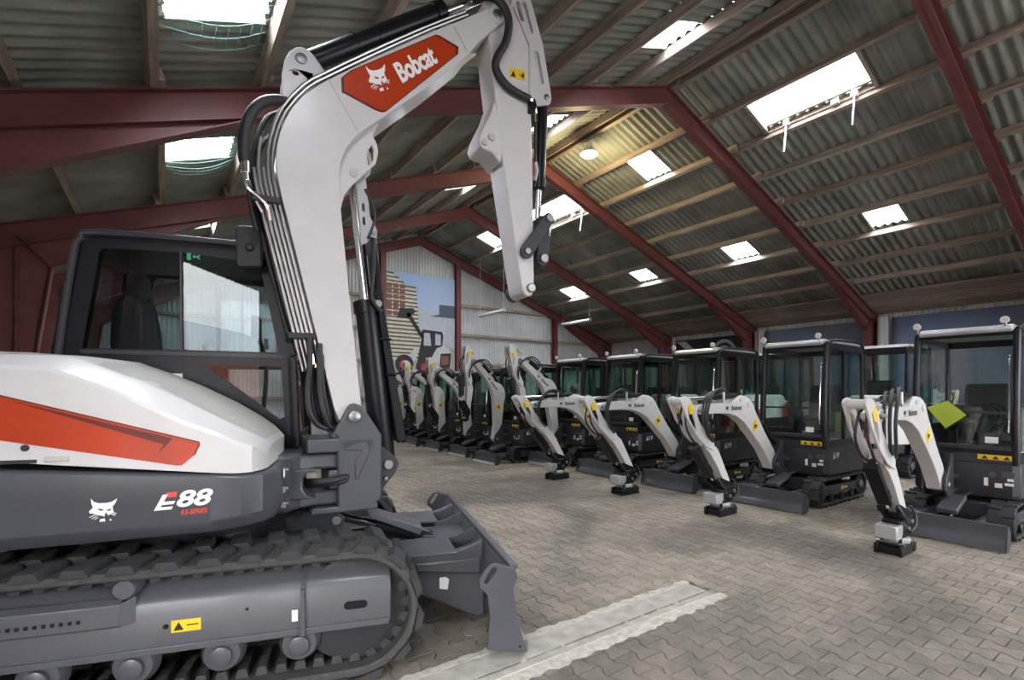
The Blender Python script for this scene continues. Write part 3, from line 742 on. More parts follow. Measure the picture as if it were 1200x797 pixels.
MB().box(2.01, 2.055, -1.11, 1.11, .03, .10).obj('cutting_edge', 'steel', blade)
for s in (-1, 1):
    m = MB(); m.prism([(.62, .30), (.62, .47), (1.30, .515), (1.70, .51), (1.80, .535), (1.895, .575), (1.91, .06), (1.86, .05), (1.48, .24), (1.2, .28)], s*.60, s*.54)
    m.prism([(.62, .455), (1.3, .50), (1.72, .497), (1.72, .515), (1.3, .52), (.62, .475)], s*.62, s*.24)
    bar_ = m.obj('blade_arm', 'grey_paint', EX, bevel=.006)
    m = MB(); m.prism([(1.44, .40), (1.88, .35), (1.88, .46), (1.44, .46)], s*.60, s*.625); m.obj('arm_gusset', 'grey_paint', bar_, bevel=.012)
    m = MB(); m.prism([(1.60, .27), (1.655, .26), (1.665, .325), (1.645, .345), (1.60, .345)], s*.60, s*.6035); m.obj('paper_label', 'white_print', bar_)
    m = MB(); m.prism([(1.70, .50), (1.80, .52), (1.92, .58), (1.92, .47), (1.7, .47)], s*.26, s*.24); m.obj('curved_rib', 'grey_paint', bar_)
MB().prism([(1.50, -.24), (1.90, -.24), (1.90, .24), (1.50, .24)], .44, .47, plane='xy').obj('blade_cross_plate', 'grey_paint', EX)
for s in (-1, 1):
    m = MB(); m.prism([(.35, .60), (.45, .78), (.80, .76), (.93, .735), (.985, .69), (.97, .63), (.90, .60), (.6, .55)], s*.115, s*.14); m.obj('cylinder_lug', 'dark_grey_paint', EX, bevel=.006)
disc('pivot_pin', 'steel', EX, .925, -.14, .672, .035, -1, .02)
hydraulic(EX, (1.60, 0, .455), (.93, 0, .672), .60, .055, .032, name='blade_cylinder')
m = MB(); m.prism([(1.14, .715), (1.16, .66), (1.53, .50), (1.55, .565)], -.11, .11); m.obj('cylinder_cover', 'mid_grey_paint', EX, bevel=.01)
disc('pivot_pin', 'steel', EX, 1.60, -.09, .455, .035, -1, .02)
for yy in (-.13, .1): MB().prism([(1.5, .44), (1.56, .50), (1.64, .49), (1.70, .44)], yy, yy+.03).obj('blade_lug', 'grey_paint', EX)
m = MB()
for k in range(3): m.tube([(.45, .05-.04*k, .80), (.55, -.05-.03*k, .86), (.72, -.06-.03*k, .80), (.85, -.02, .70)], .018, 8)
m.obj('blade_hoses', 'hose_black', EX, kind='stuff')

# upper structure: grey skirt under the hood
def plan(inset, xf=.64):
    i = inset; pts = [(.34, -1.0+i), (.47, -.985+i), (.57, -.93+i*.7), (xf-i*.4, -.80), (xf+.015-i, -.55), (xf+.015-i, -.10), (xf+.06-i, .10), (xf+.06-i, .92), (.62-i, .99-i), (.3, 1.0-i)]
    rr = 1.72-i
    for k in range(13):
        a = R(144+6*k); pts.append((rr*math.cos(a)*.98, rr*math.sin(a)*.98))
    return pts
def seam(x): return min(1.29, max(1.16, 1.208-.105*x))
P0 = plan(.07); P1 = plan(0.0); P2 = plan(.012)
def zb(x): return .835 if x < .05 else .835+.11*(x-.05)
m = MB(); m.loft([[(x, y, zb(x)-.02) for x, y in P0], [(x, y, zb(x)+.055) for x, y in P1], [(x, y, seam(x)-.02) for x, y in P1], [(x, y, seam(x)-.004) for x, y in P2]])
sk = m.obj('upper_skirt', 'grey_paint', EX, bevel=.012, ang=28)

# white engine hood, built from cross sections along the machine
def lerp_t(t, x):
    if x <= t[0][0]: return t[0][1]
    for (a, b), (c, d) in zip(t, t[1:]):
        if x <= c: return b+(d-b)*(x-a)/(c-a)
    return t[-1][1]
C1 = [(-1.6, 1.62), (-1.2, 1.70), (-.541, 1.724), (-.364, 1.718), (-.094, 1.61), (.196, 1.452), (.383, 1.373), (.44, 1.335), (.52, 1.30), (.575, 1.25)]
C2 = [(-1.6, 1.70), (-1.2, 1.77), (-.622, 1.784), (-.341, 1.781), (.033, 1.625), (.45, 1.385), (.53, 1.335), (.575, 1.28)]
C3 = [(-1.6, 1.74), (-1.2, 1.81), (-.757, 1.817), (-.477, 1.805), (-.298, 1.790), (-.114, 1.718), (.079, 1.630), (.278, 1.524), (.429, 1.428), (.527, 1.350), (.575, 1.29)]
YS = [(-1.6, -.62), (-1.45, -.82), (-1.2, -.96), (-.95, -1.0), (.36, -1.0), (.44, -.985), (.52, -.945), (.56, -.88), (.58, -.78)]
rings = []
for x in (-1.6, -1.45, -1.2, -.95, -.757, -.622, -.541, -.45, -.364, -.298, -.2, -.094, .0, .079, .196, .278, .383, .44, .485, .52, .55, .575):
    y = lerp_t(YS, x); a, b, c = lerp_t(C1, x), lerp_t(C2, x), lerp_t(C3, x); s0 = seam(x)+.004
    rings.append([(x, y, s0), (x, y, s0+(a-s0)*.5), (x, y, a-.015), (x, y+.012, a+.006), (x, y+.14, b), (x, y+.17, b+.008), (x, max(y+.36, -.62), c), (x, -.10, c+.004), (x, -.10, s0)])
m = MB(); m.loft(rings); hood = m.obj('engine_hood', 'white_paint', EX, ang=22)
rn = []
for x in (-.95, -.622, -.364, -.2, -.094, .079, .278, .44, .52, .55):
    y = lerp_t(YS, x); b = lerp_t(C2, x); c = lerp_t(C3, x)
    rn.append([(x, y+.175, b+.0105), (x, max(y+.36, -.62), c+.003), (x, -.11, c+.007)])
m = MB(); m.loft(rn, False, False); m.obj('hood_top_panel', 'cream_paint', hood, ang=30)
hd = [(-.94, 1.700), (-.541, 1.582), (.282, 1.337), (.288, 1.325), (.262, 1.274), (.205, 1.222), (.18, 1.222), (-.541, 1.372), (-.94, 1.455)]
m = MB(); m.prism(hd, -1.0, -1.003); dec = m.obj('orange_stripe', 'orange_print', hood)
m = MB(); m.prism([(-.52, 1.566), (.165, 1.362), (.10, 1.285), (.125, 1.335), (.09, 1.345)], -1.003, -1.0045); m.obj('stripe_accent', 'dark_orange_print', dec)
m = MB(); m.bar((-.94, -1.0025, 1.703), (.284, -1.0025, 1.339), .003, .006); m.bar((.284, -1.0025, 1.339), (.262, -1.0025, 1.272), .003, .006); m.obj('stripe_outline', 'dark_orange_print', dec)
disc('hood_lock', 'black_plastic', hood, -.444, -1.0, 1.333, .016, -1, .01)
MB().box(-.37, -.27, -1.008, -.998, 1.262, 1.288).obj('hood_grip', 'cream_paint', hood, bevel=.006)
MB().box(-.54, -.40, -1.002, -.99, 1.258, 1.276).obj('hood_notch', 'black_plastic', hood)
rear = [(-.83, -.10), (-.83, .97), (-1.0, .96)]+[(1.66*math.cos(R(a)), 1.66*math.sin(R(a))) for a in (145, 155, 165, 175, 184)]
m = MB(); m.loft([[(x, y, seam(x)) for x, y in rear], [(x, y, 1.62) for x, y in rear], [(x*.985, y*.985, 1.72) for x, y in rear], [(-.83+(x+.83)*.9, y*.96, 1.76) for x, y in rear]]); m.obj('counterweight', 'grey_paint', EX, bevel=.02)
# badges on the skirt
flat_obj('cat_emblem', *CAT_HEAD, (-.192, -1.004, .958), (1, 0, 0), (0, 0, 1), .118, .118, 'white_print', sk)
E_ = poly_set([[(0, 0), (.25, .78), (.40, .78), (.28, .42), (.62, .42), (.56, .26), (.23, .26), (.19, .15), (.55, .15), (.50, 0)]])
flat_obj('model_letter', *E_, (.082, -1.0045, .996), (1, 0, .035), (0, 0, 1), .095, .078, 'white_print', sk)
flat_obj('model_letter_bar', *poly_set([[(0, 0), (.08, 1), (1.05, 1), (.95, 0)]]), (.133, -1.0045, 1.060), (1, 0, .035), (0, 0, 1), .052, .026, 'red_print', sk)
flat_obj('model_number', *TXT_88, (.182, -1.0045, 1.006), (1, 0, .035), (0, 0, 1), .165, .086, 'white_print', sk)
flat_obj('series_lettering', *TXT_SERIES, (.200, -1.0045, .966), (1, 0, .05), (0, 0, 1), .122, .026, 'red_print', sk)
m = MB()
for z in (1.13, 1.02, .93): m.box(.635, .66, -.72, -.69, z-.02, z+.015); m.cyl((.655, -.70, z), (.675, -.70, z), .012, n=8)
m.obj('latch_bolts', 'steel', sk)
MB().box(.656, .66, -.78, -.73, 1.10, 1.145).obj('paper_label', 'white_print', sk)

# cab
cab = MB()
out = [(-.80, 1.20), (-.774, 1.86), (-.70, 2.50), (-.655, 2.60), (-.557, 2.652), (.239, 2.648), (.385, 2.635), (.43, 2.60), (.605, 1.86), (.635, 1.22), (.635, 1.19)]
g1 = [(-.655, 1.888), (-.560, 2.53), (-.535, 2.555), (-.10, 2.565), (-.095, 1.891)]
g2 = [(-.075, 1.891), (-.08, 2.565), (.36, 2.53), (.405, 2.49), (.525, 1.888)]
g3 = [(.05, 1.79), (.54, 1.785), (.565, 1.42), (.53, 1.40)]
cab.prism(out, 0, .06, holes=[g1, g2, g3]); cab2 = MB(); cab2.prism(out, .93, .99, holes=[g1, g2, [(-.6, 1.3), (-.6, 1.8), (.54, 1.8), (.57, 1.3)]])
cabo = cab.obj('cab', 'black_paint', EX, bevel=.01); cab2.obj('door_frame', 'black_paint', cabo, bevel=.01)
m = MB(); m.prism([(-.735, 2.56), (-.66, 2.63), (-.557, 2.662), (.239, 2.658), (.40, 2.642), (.46, 2.60), (.40, 2.58), (-.60, 2.585)], .0, .99); m.obj('cab_roof', 'dark_grey_paint', cabo, bevel=.02)
m = MB(); m.tube([(-.80, -.012, 1.5), (-.775, -.012, 1.86), (-.695, -.012, 2.50), (-.655, -.012, 2.605), (-.56, -.012, 2.655), (.24, -.012, 2.652), (.40, -.012, 2.64)], .022, 8, 3); m.obj('roof_rail', 'dark_grey_paint', cabo)
m = MB()
for y in (.03, .96): m.bar((.635, y, 1.2), (.61, y, 1.86), .07, .06, (0, 1, 0)); m.bar((.61, y, 1.86), (.43, y, 2.62), .07, .05, (0, 1, 0))
m.bar((.62, 0, 1.24), (.62, .99, 1.24), .06, .10); m.bar((.61, 0, 1.80), (.61, .99, 1.80), .04, .03); m.obj('front_posts', 'black_paint', cabo, bevel=.008)
m = MB(); m.box(-.82, -.77, 0, .99, 1.19, 1.90); m.bar((-.79, .03, 1.86), (-.68, .03, 2.58), .06, .06); m.bar((-.79, .96, 1.86), (-.68, .96, 2.58), .06, .06); m.obj('rear_panel', 'black_paint', cabo)
for g, nm in ((g1, 'side_pane'), (g2, 'side_pane'), (g3, 'lower_pane')):
    m = MB(); m.prism(g, .004, .010); m.obj(nm, 'cab_glass', cabo)
m = MB(); m.prism(g1, .975, .981); m.prism(g2, .975, .981); m.obj('door_glass', 'cab_glass', cabo)
m = MB(); m.add([(.607, .06, 1.86), (.607, .93, 1.86), (.43, .93, 2.60), (.43, .06, 2.60)], [(0, 1, 2, 3)]); m.obj('windscreen', 'cab_glass', cabo)
m = MB(); m.add([(.64, .06, 1.28), (.64, .93, 1.28), (.61, .93, 1.79), (.61, .06, 1.79)], [(0, 1, 2, 3)]); m.obj('lower_windscreen', 'cab_glass', cabo)
m = MB(); m.add([(-.785, .06, 1.92), (-.785, .93, 1.92), (-.70, .93, 2.55), (-.70, .06, 2.55)], [(0, 1, 2, 3)]); m.obj('rear_pane', 'cab_glass', cabo)
m = MB(); m.bar((-.66, -.004, 1.868), (.56, -.004, 1.858), .012, .026); m.bar((-.085, -.003, 1.89), (-.09, -.003, 2.57), .010, .016, (0, 1, 0)); m.obj('window_rail', 'dark_grey_paint', cabo)
MB().box(.43, .46, -.014, .0, 1.91, 1.985).obj('window_latch', 'black_plastic', cabo, bevel=.004)
MB().prism([(-.056, 2.515), (-.030, 2.515), (-.030, 2.562), (-.056, 2.562)], .001, -.001).obj('exit_sticker', 'green_print', cabo)
flat_obj('exit_arrow', *poly_set([[(0, .5), (.3, 0), (.3, .35), (.55, .35), (.8, 0), (1, 0), (.75, .5), (1, .7), (.9, 1), (.6, .65), (.3, .65), (.3, 1)]]), (-.022, -.002, 2.522), (1, 0, 0), (0, 0, 1), .05, .035, 'green_print', cabo)
MB().box(-.188, -.081, -.0025, 0, 1.675, 1.728).obj('paper_label', 'white_print', cabo)
st_ = MB(); st_.prism([(-.58, 1.45), (-.64, 1.95), (-.63, 2.2), (-.55, 2.33), (-.47, 2.30), (-.42, 2.05), (-.40, 1.62), (-.05, 1.60), (-.02, 1.50), (-.1, 1.40)], .32, .72)
seat_o = st_.obj('seat', 'seat_fabric', cabo, bevel=.04, seg=3)
MB().prism([(-.60, 2.32), (-.585, 2.47), (-.54, 2.52), (-.48, 2.50), (-.465, 2.36), (-.50, 2.31)], .40, .64).obj('headrest', 'seat_fabric', seat_o, bevel=.03, seg=3)
for y in (.20, .76): MB().box(-.45, .02, y, y+.09, 1.68, 1.80).obj('armrest_console', 'black_plastic', cabo, bevel=.02)
m = MB(); m.tube([(-.02, .24, 1.80), (.0, .24, 1.90), (-.01, .24, 1.95)], .022, 8); m.tube([(-.02, .81, 1.80), (.0, .81, 1.90), (-.01, .81, 1.95)], .022, 8); m.obj('joystick', 'black_plastic', cabo)
m = MB(); m.tube([(.40, .15, 1.45), (.42, .15, 1.80), (.36, .16, 2.02)], .015, 8); m.box(.33, .37, .08, .26, 2.0, 2.16); m.obj('display_screen', 'black_plastic', cabo)
MB().box(-.75, .60, .06, .93, 1.21, 1.25).obj('cab_floor', 'black_plastic', cabo)
mir = MB(); mir.prism([(.275, 2.48), (.29, 2.462), (.42, 2.468), (.437, 2.485), (.432, 2.735), (.415, 2.755), (.285, 2.748), (.27, 2.73)], -.13, -.10)
mir = mir.obj('mirror', 'black_plastic', EX, bevel=.01)
m = MB(); m.tube([(.37, -.09, 2.60), (.42, -.05, 2.60), (.44, .02, 2.55)], .012, 8); m.rings([((.36, -.13, 2.60), .03), ((.36, -.145, 2.60), .018)], 12); m.obj('mirror_arm', 'black_plastic', mir)

# swing frame in front of the deck
m = MB(); m.prism([(.30, -.42), (.62, -.40), (.70, -.30), (.70, .20), (.62, .28), (.30, .30)], .80, 1.185, plane='xy')
swf = m.obj('swing_frame', 'grey_paint', EX, bevel=.03, seg=3)
lugp = [(.60, -.36), (.80, -.24)]+circ(.92, -.05, .175, 12, -75, 75)+[(.80, .14), (.60, .26)]
for z0, z1 in ((1.06, 1.165), (.805, .905)): m = MB(); m.prism(lugp, z0, z1, plane='xy'); m.obj('swing_lug', 'grey_paint', swf, bevel=.02, seg=3)
MB().prism([(.60, .88), (.80, .88), (.745, .905), (.72, .95), (.72, 1.02), (.745, 1.055), (.80, 1.08), (.60, 1.08)], -.37, .26).obj('swing_web', 'grey_paint', swf, bevel=.01)
MB().cyl((.92, -.05, .76), (.92, -.05, 1.29), .055, n=20).obj('swing_pin', 'steel', swf)
m = MB()
for k in range(4): m.tube([(.70, -.20-.02*(k % 2), .95+.03*(k//2)), (.80, -.26-.02*k, .965+.02*(k//2)), (.92, -.27-.01*k, .97+.022*(k//2)), (1.02, -.22, .985+.02*(k//2))], .024, 10)
m.obj('hose_bundle', 'hose_black', swf, kind='stuff')
m = MB(); m.box(.74, .80, -.30, -.27, 1.01, 1.05); m.obj('hose_clamp', 'steel', swf)

# boom group: own plane, turned slightly from the machine axis at the swing pin
BL_, BR_ = (.92, -.05, 0), (0, 0, R(10.5))
def bobj(m, name, mat, parent, **k): return m.obj(name, mat, parent, BL_ if parent is EX else (0, 0, 0), BR_ if parent is EX else (0, 0, 0), **k)
m = MB()
cheek = [(.044, 1.485), (.065, 1.51), (.093, 1.52), (.125, 1.51), (.157, 1.489), (.287, 1.288), (.287, .828), (.22, .775), (-.02, .775), (-.02, 1.284), (-.055, 1.30)]
for s in (-1, 1): m.prism(cheek, s*.155, s*.215)
m.box(-.22, .24, -.215, .215, 1.175, 1.275); m.box(-.20, .26, -.215, .215, .750, .797); m.box(.05, .285, -.16, .16, .80, 1.18); m.box(-.08, .10, -.20, .20, .92, 1.05)
brk = bobj(m, 'swing_bracket', 'mid_grey_paint', EX, bevel=.014, seg=2)
m = MB(); m.prism([(.02, 1.20), (.13, 1.245), (.185, 1.235), (.20, 1.17), (.13, 1.02), (.12, .98), (.10, .98), (.10, 1.10), (.145, 1.185), (.02, 1.19)], -.215, -.225); bobj(m, 'cheek_rib', 'mid_grey_paint', brk, bevel=.004)
disc('pivot_pin', 'steel', EX, .093, -.215, 1.425, .042, -1, .02, BL_, BR_)
m = MB()
for s in (-1, 1): m.prism([(.25, 1.24), (.36, 1.155), (.42, 1.10), (.435, 1.05), (.41, .99), (.29, .85), (.25, .85)], s*.09, s*.13)
bobj(m, 'cylinder_ear', 'dark_grey_paint', brk, bevel=.008)
disc('pivot_pin', 'steel', EX, .355, -.13, 1.055, .036, -1, .02, BL_, BR_); disc('pivot_bolt', 'steel', EX, .335, -.13, .955, .016, -1, .02, BL_, BR_)

back = [(-.038, 1.488), (-.104, 1.776), (-.187, 2.129), (-.282, 2.531), (-.37, 2.897), (-.399, 3.035), (-.412, 3.145), (-.405, 3.25), (-.387, 3.35), (-.355, 3.45), (-.305, 3.55), (-.24, 3.645), (-.16, 3.725), (-.07, 3.805), (.23, 4.046), (.661, 4.378), (.899, 4.547), (1.19, 4.765), (1.235, 4.785), (1.275, 4.775), (1.298, 4.745), (1.296, 4.70), (1.264, 4.645)]
low = [(1.071, 4.434), (.996, 4.32), (.661, 3.97), (.313, 3.636), (.17, 3.505), (.10, 3.43), (.045, 3.345), (.01, 3.24), (-.006, 3.129), (.004, 2.931), (.075, 2.209), (.15, 1.498), (.165, 1.42), (.13, 1.35), (.06, 1.345), (.0, 1.39)]
m = MB(); m.prism(back+low, -.155, .155); boom = bobj(m, 'boom', 'white_paint', EX, bevel=.006)
for s in (-1, 1):   # side plates stand slightly proud of the box
    m = MB(); inn = [(x*1., z) for x, z in back+low]; m.prism(inn, s*.155, s*.170); bobj(m, 'boom_side_plate', 'white_paint', boom, bevel=.004)
for q in (((-.075, -.171, 3.80), (.135, -.171, 3.47), .002, .006), ((.86, -.171, 4.50), (.98, -.171, 4.335), .004, .008)): m = MB(); m.bar(*q); bobj(m, 'weld_seam', 'cream_paint', boom)
m = MB()
lobe = [(.30, 3.64), (.246, 3.506), (.275, 3.45), (.285, 3.39), (.266, 3.301), (.183, 3.207), (.10, 3.115), (.04, 3.023), (.0, 2.86), (-.06, 3.0), (-.04, 3.3), (.10, 3.52)]
for s in (-1, 1): m.prism(lobe, s*.085, s*.115, holes=[[(.205, 3.385), (.235, 3.435), (.25, 3.40), (.248, 3.33), (.22, 3.275), (.20, 3.285)]])
bobj(m, 'cylinder_lobe', 'white_paint', boom, bevel=.005)
disc('pivot_pin', 'cream_paint', EX, .106, -.115, 3.204, .033, -1, .008, BL_, BR_)
m = MB()
ear = [(-.362, 3.45), (-.371, 3.793), (-.35, 3.90), (-.32, 3.96), (-.281, 3.999), (-.245, 4.015), (-.207, 4.010), (-.17, 3.985), (-.14, 3.95), (-.06, 3.85), (-.05, 3.70), (-.25, 3.55)]
for s in (-1, 1): m.prism(ear, s*.075, s*.105, holes=[circ(-.285, 3.825, .022, 10)])
bobj(m, 'cylinder_ear', 'white_paint', boom, bevel=.005)
disc('pivot_pin', 'steel', EX, -.246, -.105, 3.93, .038, -1, .01, BL_, BR_)
disc('pivot_pin', 'steel', EX, 1.245, -.17, 4.722, .04, -1, .015, BL_, BR_)
m = MB(); m.rings([((1.245, -.166, 4.722), .075), ((1.245, -.176, 4.722), .07)], 20); bobj(m, 'pin_boss', 'white_paint', boom)
# orange field with lettering
dc = [(.009, 3.835), (.075, 3.908), (.715, 4.380), (.745, 4.382), (.903, 4.345), (.898, 4.285), (.325, 3.676), (.295, 3.664), (.25, 3.668), (.013, 3.735)]
cx = sum(p[0] for p in dc)/len(dc); cz = sum(p[1] for p in dc)/len(dc)
m = MB(); m.prism(dc, -.170, -.1725); od = bobj(m, 'orange_panel', 'dark_orange_print', boom)
m = MB(); m.prism([(cx+(x-cx)*.955, cz+(z-cz)*.955) for x, z in dc], -.1725, -.174); bobj(m, 'orange_field', 'orange_print', od)
tx = Vector((.744-.441, 0, 4.207-3.945)).normalized(); tz = Vector((-.045, 0, .07)).normalized()
flat_obj('brand_lettering', *TXT_BRAND, (.452, -.176, 3.920), tx, tz, .375, .145, 'white_print', od)
flat_obj('cat_emblem', *CAT_HEAD, (.228, -.176, 3.785), Vector((.82, 0, .40)), Vector((-.32, 0, .95)), .165, .19, 'white_print', od)
# pipes along the boom back
m = MB()
def offs(path, d):
    P = [Vector((x, z)) for x, z in path]; o = []
    for i, p in enumerate(P):
        t = (P[min(i+1, len(P)-1)]-P[max(i-1, 0)]).normalized(); o.append(p+Vector((-t.y, t.x))*d)
    return o
pb = [(-.104, 1.776), (-.187, 2.129), (-.282, 2.531), (-.37, 2.897), (-.41, 3.12), (-.395, 3.30), (-.33, 3.50), (-.20, 3.69), (-.07, 3.805), (.23, 4.046), (.661, 4.378), (1.0, 4.62)]
for k, (off, dd) in enumerate(((-.155, .024), (-.15, .052), (-.145, .080), (-.14, .108), (-.135, .136), (.0, .04), (.06, .04))):
    e = len(pb) if k in (0, 1) else 5+(k % 2)
    m.tube([(p.x, off, p.y) for p in offs(pb[:e], dd)], .0118, 8, 2)
bobj(m, 'hydraulic_pipes', 'pipe_steel', boom, kind='stuff')
for (x, z) in ((-.424, 2.886), (-.205, 1.985)): m = MB(); m.box(x-.135, x+.045, -.185, .09, z-.022, z+.022); bobj(m, 'pipe_clamp', 'black_plastic', boom, bevel=.008)
m = MB(); m.tube([(-.33, -.10, 3.60), (-.40, -.15, 3.575), (-.49, -.18, 3.52), (-.56, -.19, 3.42), (-.595, -.19, 3.29), (-.60, -.19, 3.15), (-.594, -.19, 3.10)], .036, 12); bobj(m, 'boom_hose', 'hose_black', boom)
m = MB(); m.rings([((-.594, -.19, 3.12), .03), ((-.592, -.19, 3.03), .03), ((-.591, -.19, 3.029), .022), ((-.588, -.19, 2.98), .022)], 12); m.tube([(-.588, -.19, 2.98), (-.57, -.19, 2.93), (-.51, -.18, 2.89), (-.46, -.17, 2.84), (-.44, -.16, 2.75)], .014, 8)
m.tube([(-.575, -.16, 3.0), (-.55, -.16, 2.92), (-.49, -.15, 2.80)], .011, 8); bobj(m, 'hose_fitting', 'chrome', boom)
for k, pts in enumerate((((-.37, .0, 3.58), (-.46, -.06, 3.48), (-.52, -.10, 3.30), (-.56, -.10, 3.10), (-.56, -.08, 2.90), (-.52, -.06, 2.70)), ((-.40, .06, 3.45), (-.50, .02, 3.30), (-.54, .0, 3.00), (-.475, .0, 2.65), (-.385, -.02, 2.25), (-.31, -.06, 1.95)))):
    m = MB(); m.tube(pts, .02, 8); bobj(m, 'boom_hose', 'hose_black', boom)
for k in range(6):
    y = -.19+.05*(k % 3); m = MB()
    m.tube([(-.205+.022*k, y, 1.97-.012*k), (-.20+.02*k, y-.02, 1.80), (-.215+.026*k, y, 1.62), (-.20+.03*k, y, 1.46), (-.13+.02*k, y+.03, 1.36), (-.02, y+.05, 1.34)], .021, 8); bobj(m, 'boom_hose', 'hose_black', boom)
m = MB()
for k in range(4): m.cyl((-.195+.03*k, -.19+.03*k, 1.86-.02*k), (-.185+.03*k, -.19+.03*k, 1.79-.02*k), .026, n=10)
bobj(m, 'hose_fitting', 'chrome', boom)
# lift cylinder and its guard
lc = hydraulic(EX, (.355, 0, 1.055), (.118, 0, 3.215), .575, .088, .038, BL_, BR_, 'lift_cylinder', collars=(.97,))
m = MB(); m.prism([(.14, 3.20), (.20, 3.22), (.235, 2.92), (.29, 2.82), (.285, 2.76), (.24, 2.77), (.215, 2.72), (.17, 2.70)], -.06, -.045, holes=[slot((.185, 3.0), (.188, 2.96), .012), slot((.19, 2.90), (.193, 2.86), .012)]); gd = bobj(m, 'rod_guard', 'silver_paint', EX)
disc('guard_bolt', 'steel', EX, .268, -.06, 2.80, .018, -1, .012, BL_, BR_)
m = MB(); m.prism([(.235, 2.76), (.275, 2.76), (.335, 2.25), (.505, 1.24), (.48, 1.215), (.43, 1.22), (.285, 2.25)], -.09, .09); m.box(.30, .39, -.1, .1, 1.99, 2.01); m.box(.34, .43, -.1, .1, 1.72, 1.74)
bobj(m, 'cylinder_guard', 'black_paint', EX, bevel=.012)
m = MB(); m.tube([(.26, -.09, 2.75), (.25, -.12, 2.5), (.235, -.12, 2.30), (.31, -.11, 2.20)], .014, 8); m.tube([(.20, -.06, 3.12), (.26, -.05, 3.0), (.27, -.05, 2.9), (.22, -.06, 2.75)], .012, 8); bobj(m, 'cylinder_hose', 'hose_black', EX)
m = MB(); m.rings([((.285, -.1, 2.26), .03), ((.285, -.125, 2.26), .026)], 12); bobj(m, 'guard_knuckle', 'steel', EX)
# stick cylinder on top of the boom
hydraulic(EX, (-.246, 0, 3.93), (1.50, 0, 5.19), .62, .083, .042, BL_, BR_, 'stick_cylinder', collars=(.36, .50, .97))
# stick
m = MB()
stk = [(1.14, 4.82), (1.193, 4.519), (1.257, 3.992), (1.308, 3.6), (1.394, 3.104), (1.493, 2.547), (1.51, 2.47), (1.535, 2.437), (1.57, 2.425), (1.605, 2.44), (1.63, 2.49), (1.626, 2.561), (1.617, 3.141), (1.603, 3.899), (1.586, 4.164), (1.586, 4.56), (1.56, 4.63), (1.42, 4.88), (1.28, 4.95)]
m.prism(stk, -.128, .128); stick = bobj(m, 'stick', 'white_paint', EX, bevel=.012, seg=2)
m = MB(); m.prism([(1.245, 4.04), (1.205, 3.92), (1.165, 3.84), (1.115, 3.73), (1.10, 3.665), (1.118, 3.62), (1.155, 3.605), (1.22, 3.60), (1.30, 3.52), (1.33, 3.7)], -.127, .127)
bobj(m, 'thumb_bracket', 'white_paint', stick, bevel=.012)
m = MB(); m.rings([((1.15, -.125, 3.66), .028), ((1.15, -.14, 3.66), .024)], 14); m.rings([((1.215, -.125, 3.72), .035), ((1.215, -.14, 3.72), .03)], 14); bobj(m, 'bracket_boss', 'cream_paint', stick)
rib = [(1.40, 4.88), (1.45, 5.02), (1.44, 5.20), (1.48, 5.26), (1.55, 5.25), (1.62, 5.08), (1.752, 4.714), (1.838, 4.30), (1.845, 4.25), (1.833, 4.20), (1.80, 4.18), (1.585, 4.10), (1.575, 4.60)]
m = MB()
for s in (-1, 1): m.prism(rib, s*.04, s*.065, holes=[slot((1.565, 5.0), (1.628, 4.79), .026), slot((1.69, 4.60), (1.735, 4.37), .026), slot((1.50, 4.98), (1.54, 4.86), .02)])
bobj(m, 'stick_rib', 'white_paint', stick, bevel=.005)
m = MB(); m.bar((1.575, -.129, 4.60), (1.575, -.129, 4.12), .004, .012, (0, 1, 0)); m.bar((1.575, -.129, 4.60), (1.42, -.129, 4.87), .004, .012, (0, 1, 0)); bobj(m, 'weld_seam', 'cream_paint', stick)
disc('pivot_pin', 'steel', EX, 1.79, -.065, 4.245, .026, -1, .012, BL_, BR_)
m = MB(); m.prism([(1.385, 4.352), (1.535, 4.366), (1.535, 4.284), (1.385, 4.268)], -.128, -.131); wl_ = bobj(m, 'warning_label', 'yellow_print', stick)
flat_obj('warning_print', *poly_set([[(0, 0), (.4, 0), (.2, .8)], [(.6, .35), (.8, .35), (.8, .1), (.95, .1), (1, .5), (.92, .9), (.85, .5), (.6, .45)]]), (1.392, -.1325, 4.278), (1, 0, .1), (0, 0, 1), .132, .062, 'black_print', wl_)
m = MB(); m.tube([(1.05, -.10, 4.83), (1.15, -.17, 4.85), (1.26, -.21, 4.80), (1.325, -.21, 4.71), (1.337, -.20, 4.61), (1.313, -.18, 4.494), (1.257, -.17, 4.392), (1.234, -.16, 4.307), (1.265, -.16, 4.232), (1.345, -.16, 4.164), (1.45, -.16, 4.13), (1.56, -.15, 4.12)], .034, 12); bobj(m, 'stick_hose', 'hose_black', EX)
m = MB(); m.tube([(1.56, -.15, 4.12), (1.62, -.13, 4.10), (1.66, -.10, 4.05), (1.67, -.09, 3.98)], .012, 8); m.cyl((1.555, -.15, 4.122), (1.59, -.145, 4.115), .022, n=10); bobj(m, 'hose_fitting', 'chrome', EX)
bc = hydraulic(EX, (1.79, 0, 4.235), (1.735, 0, 3.14), .74, .052, .03, BL_, BR_, 'bucket_cylinder')
m = MB(); m.tube([(1.67, -.07, 4.0), (1.665, -.08, 3.75), (1.67, -.08, 3.5), (1.66, -.07, 3.42)], .014, 8); bobj(m, 'cylinder_hose', 'hose_black', EX)
m = MB(); m.tube([(1.66, -.09, 3.62), (1.672, -.09, 3.54), (1.655, -.085, 3.46)], .017, 8); bobj(m, 'hose_fitting', 'silver_paint', EX)
m = MB(); m.prism([(1.56, 4.12), (1.62, 4.14), (1.64, 4.08), (1.62, 4.02), (1.56, 4.0)], -.16, -.10); bobj(m, 'hose_bracket', 'black_paint', EX, bevel=.01)
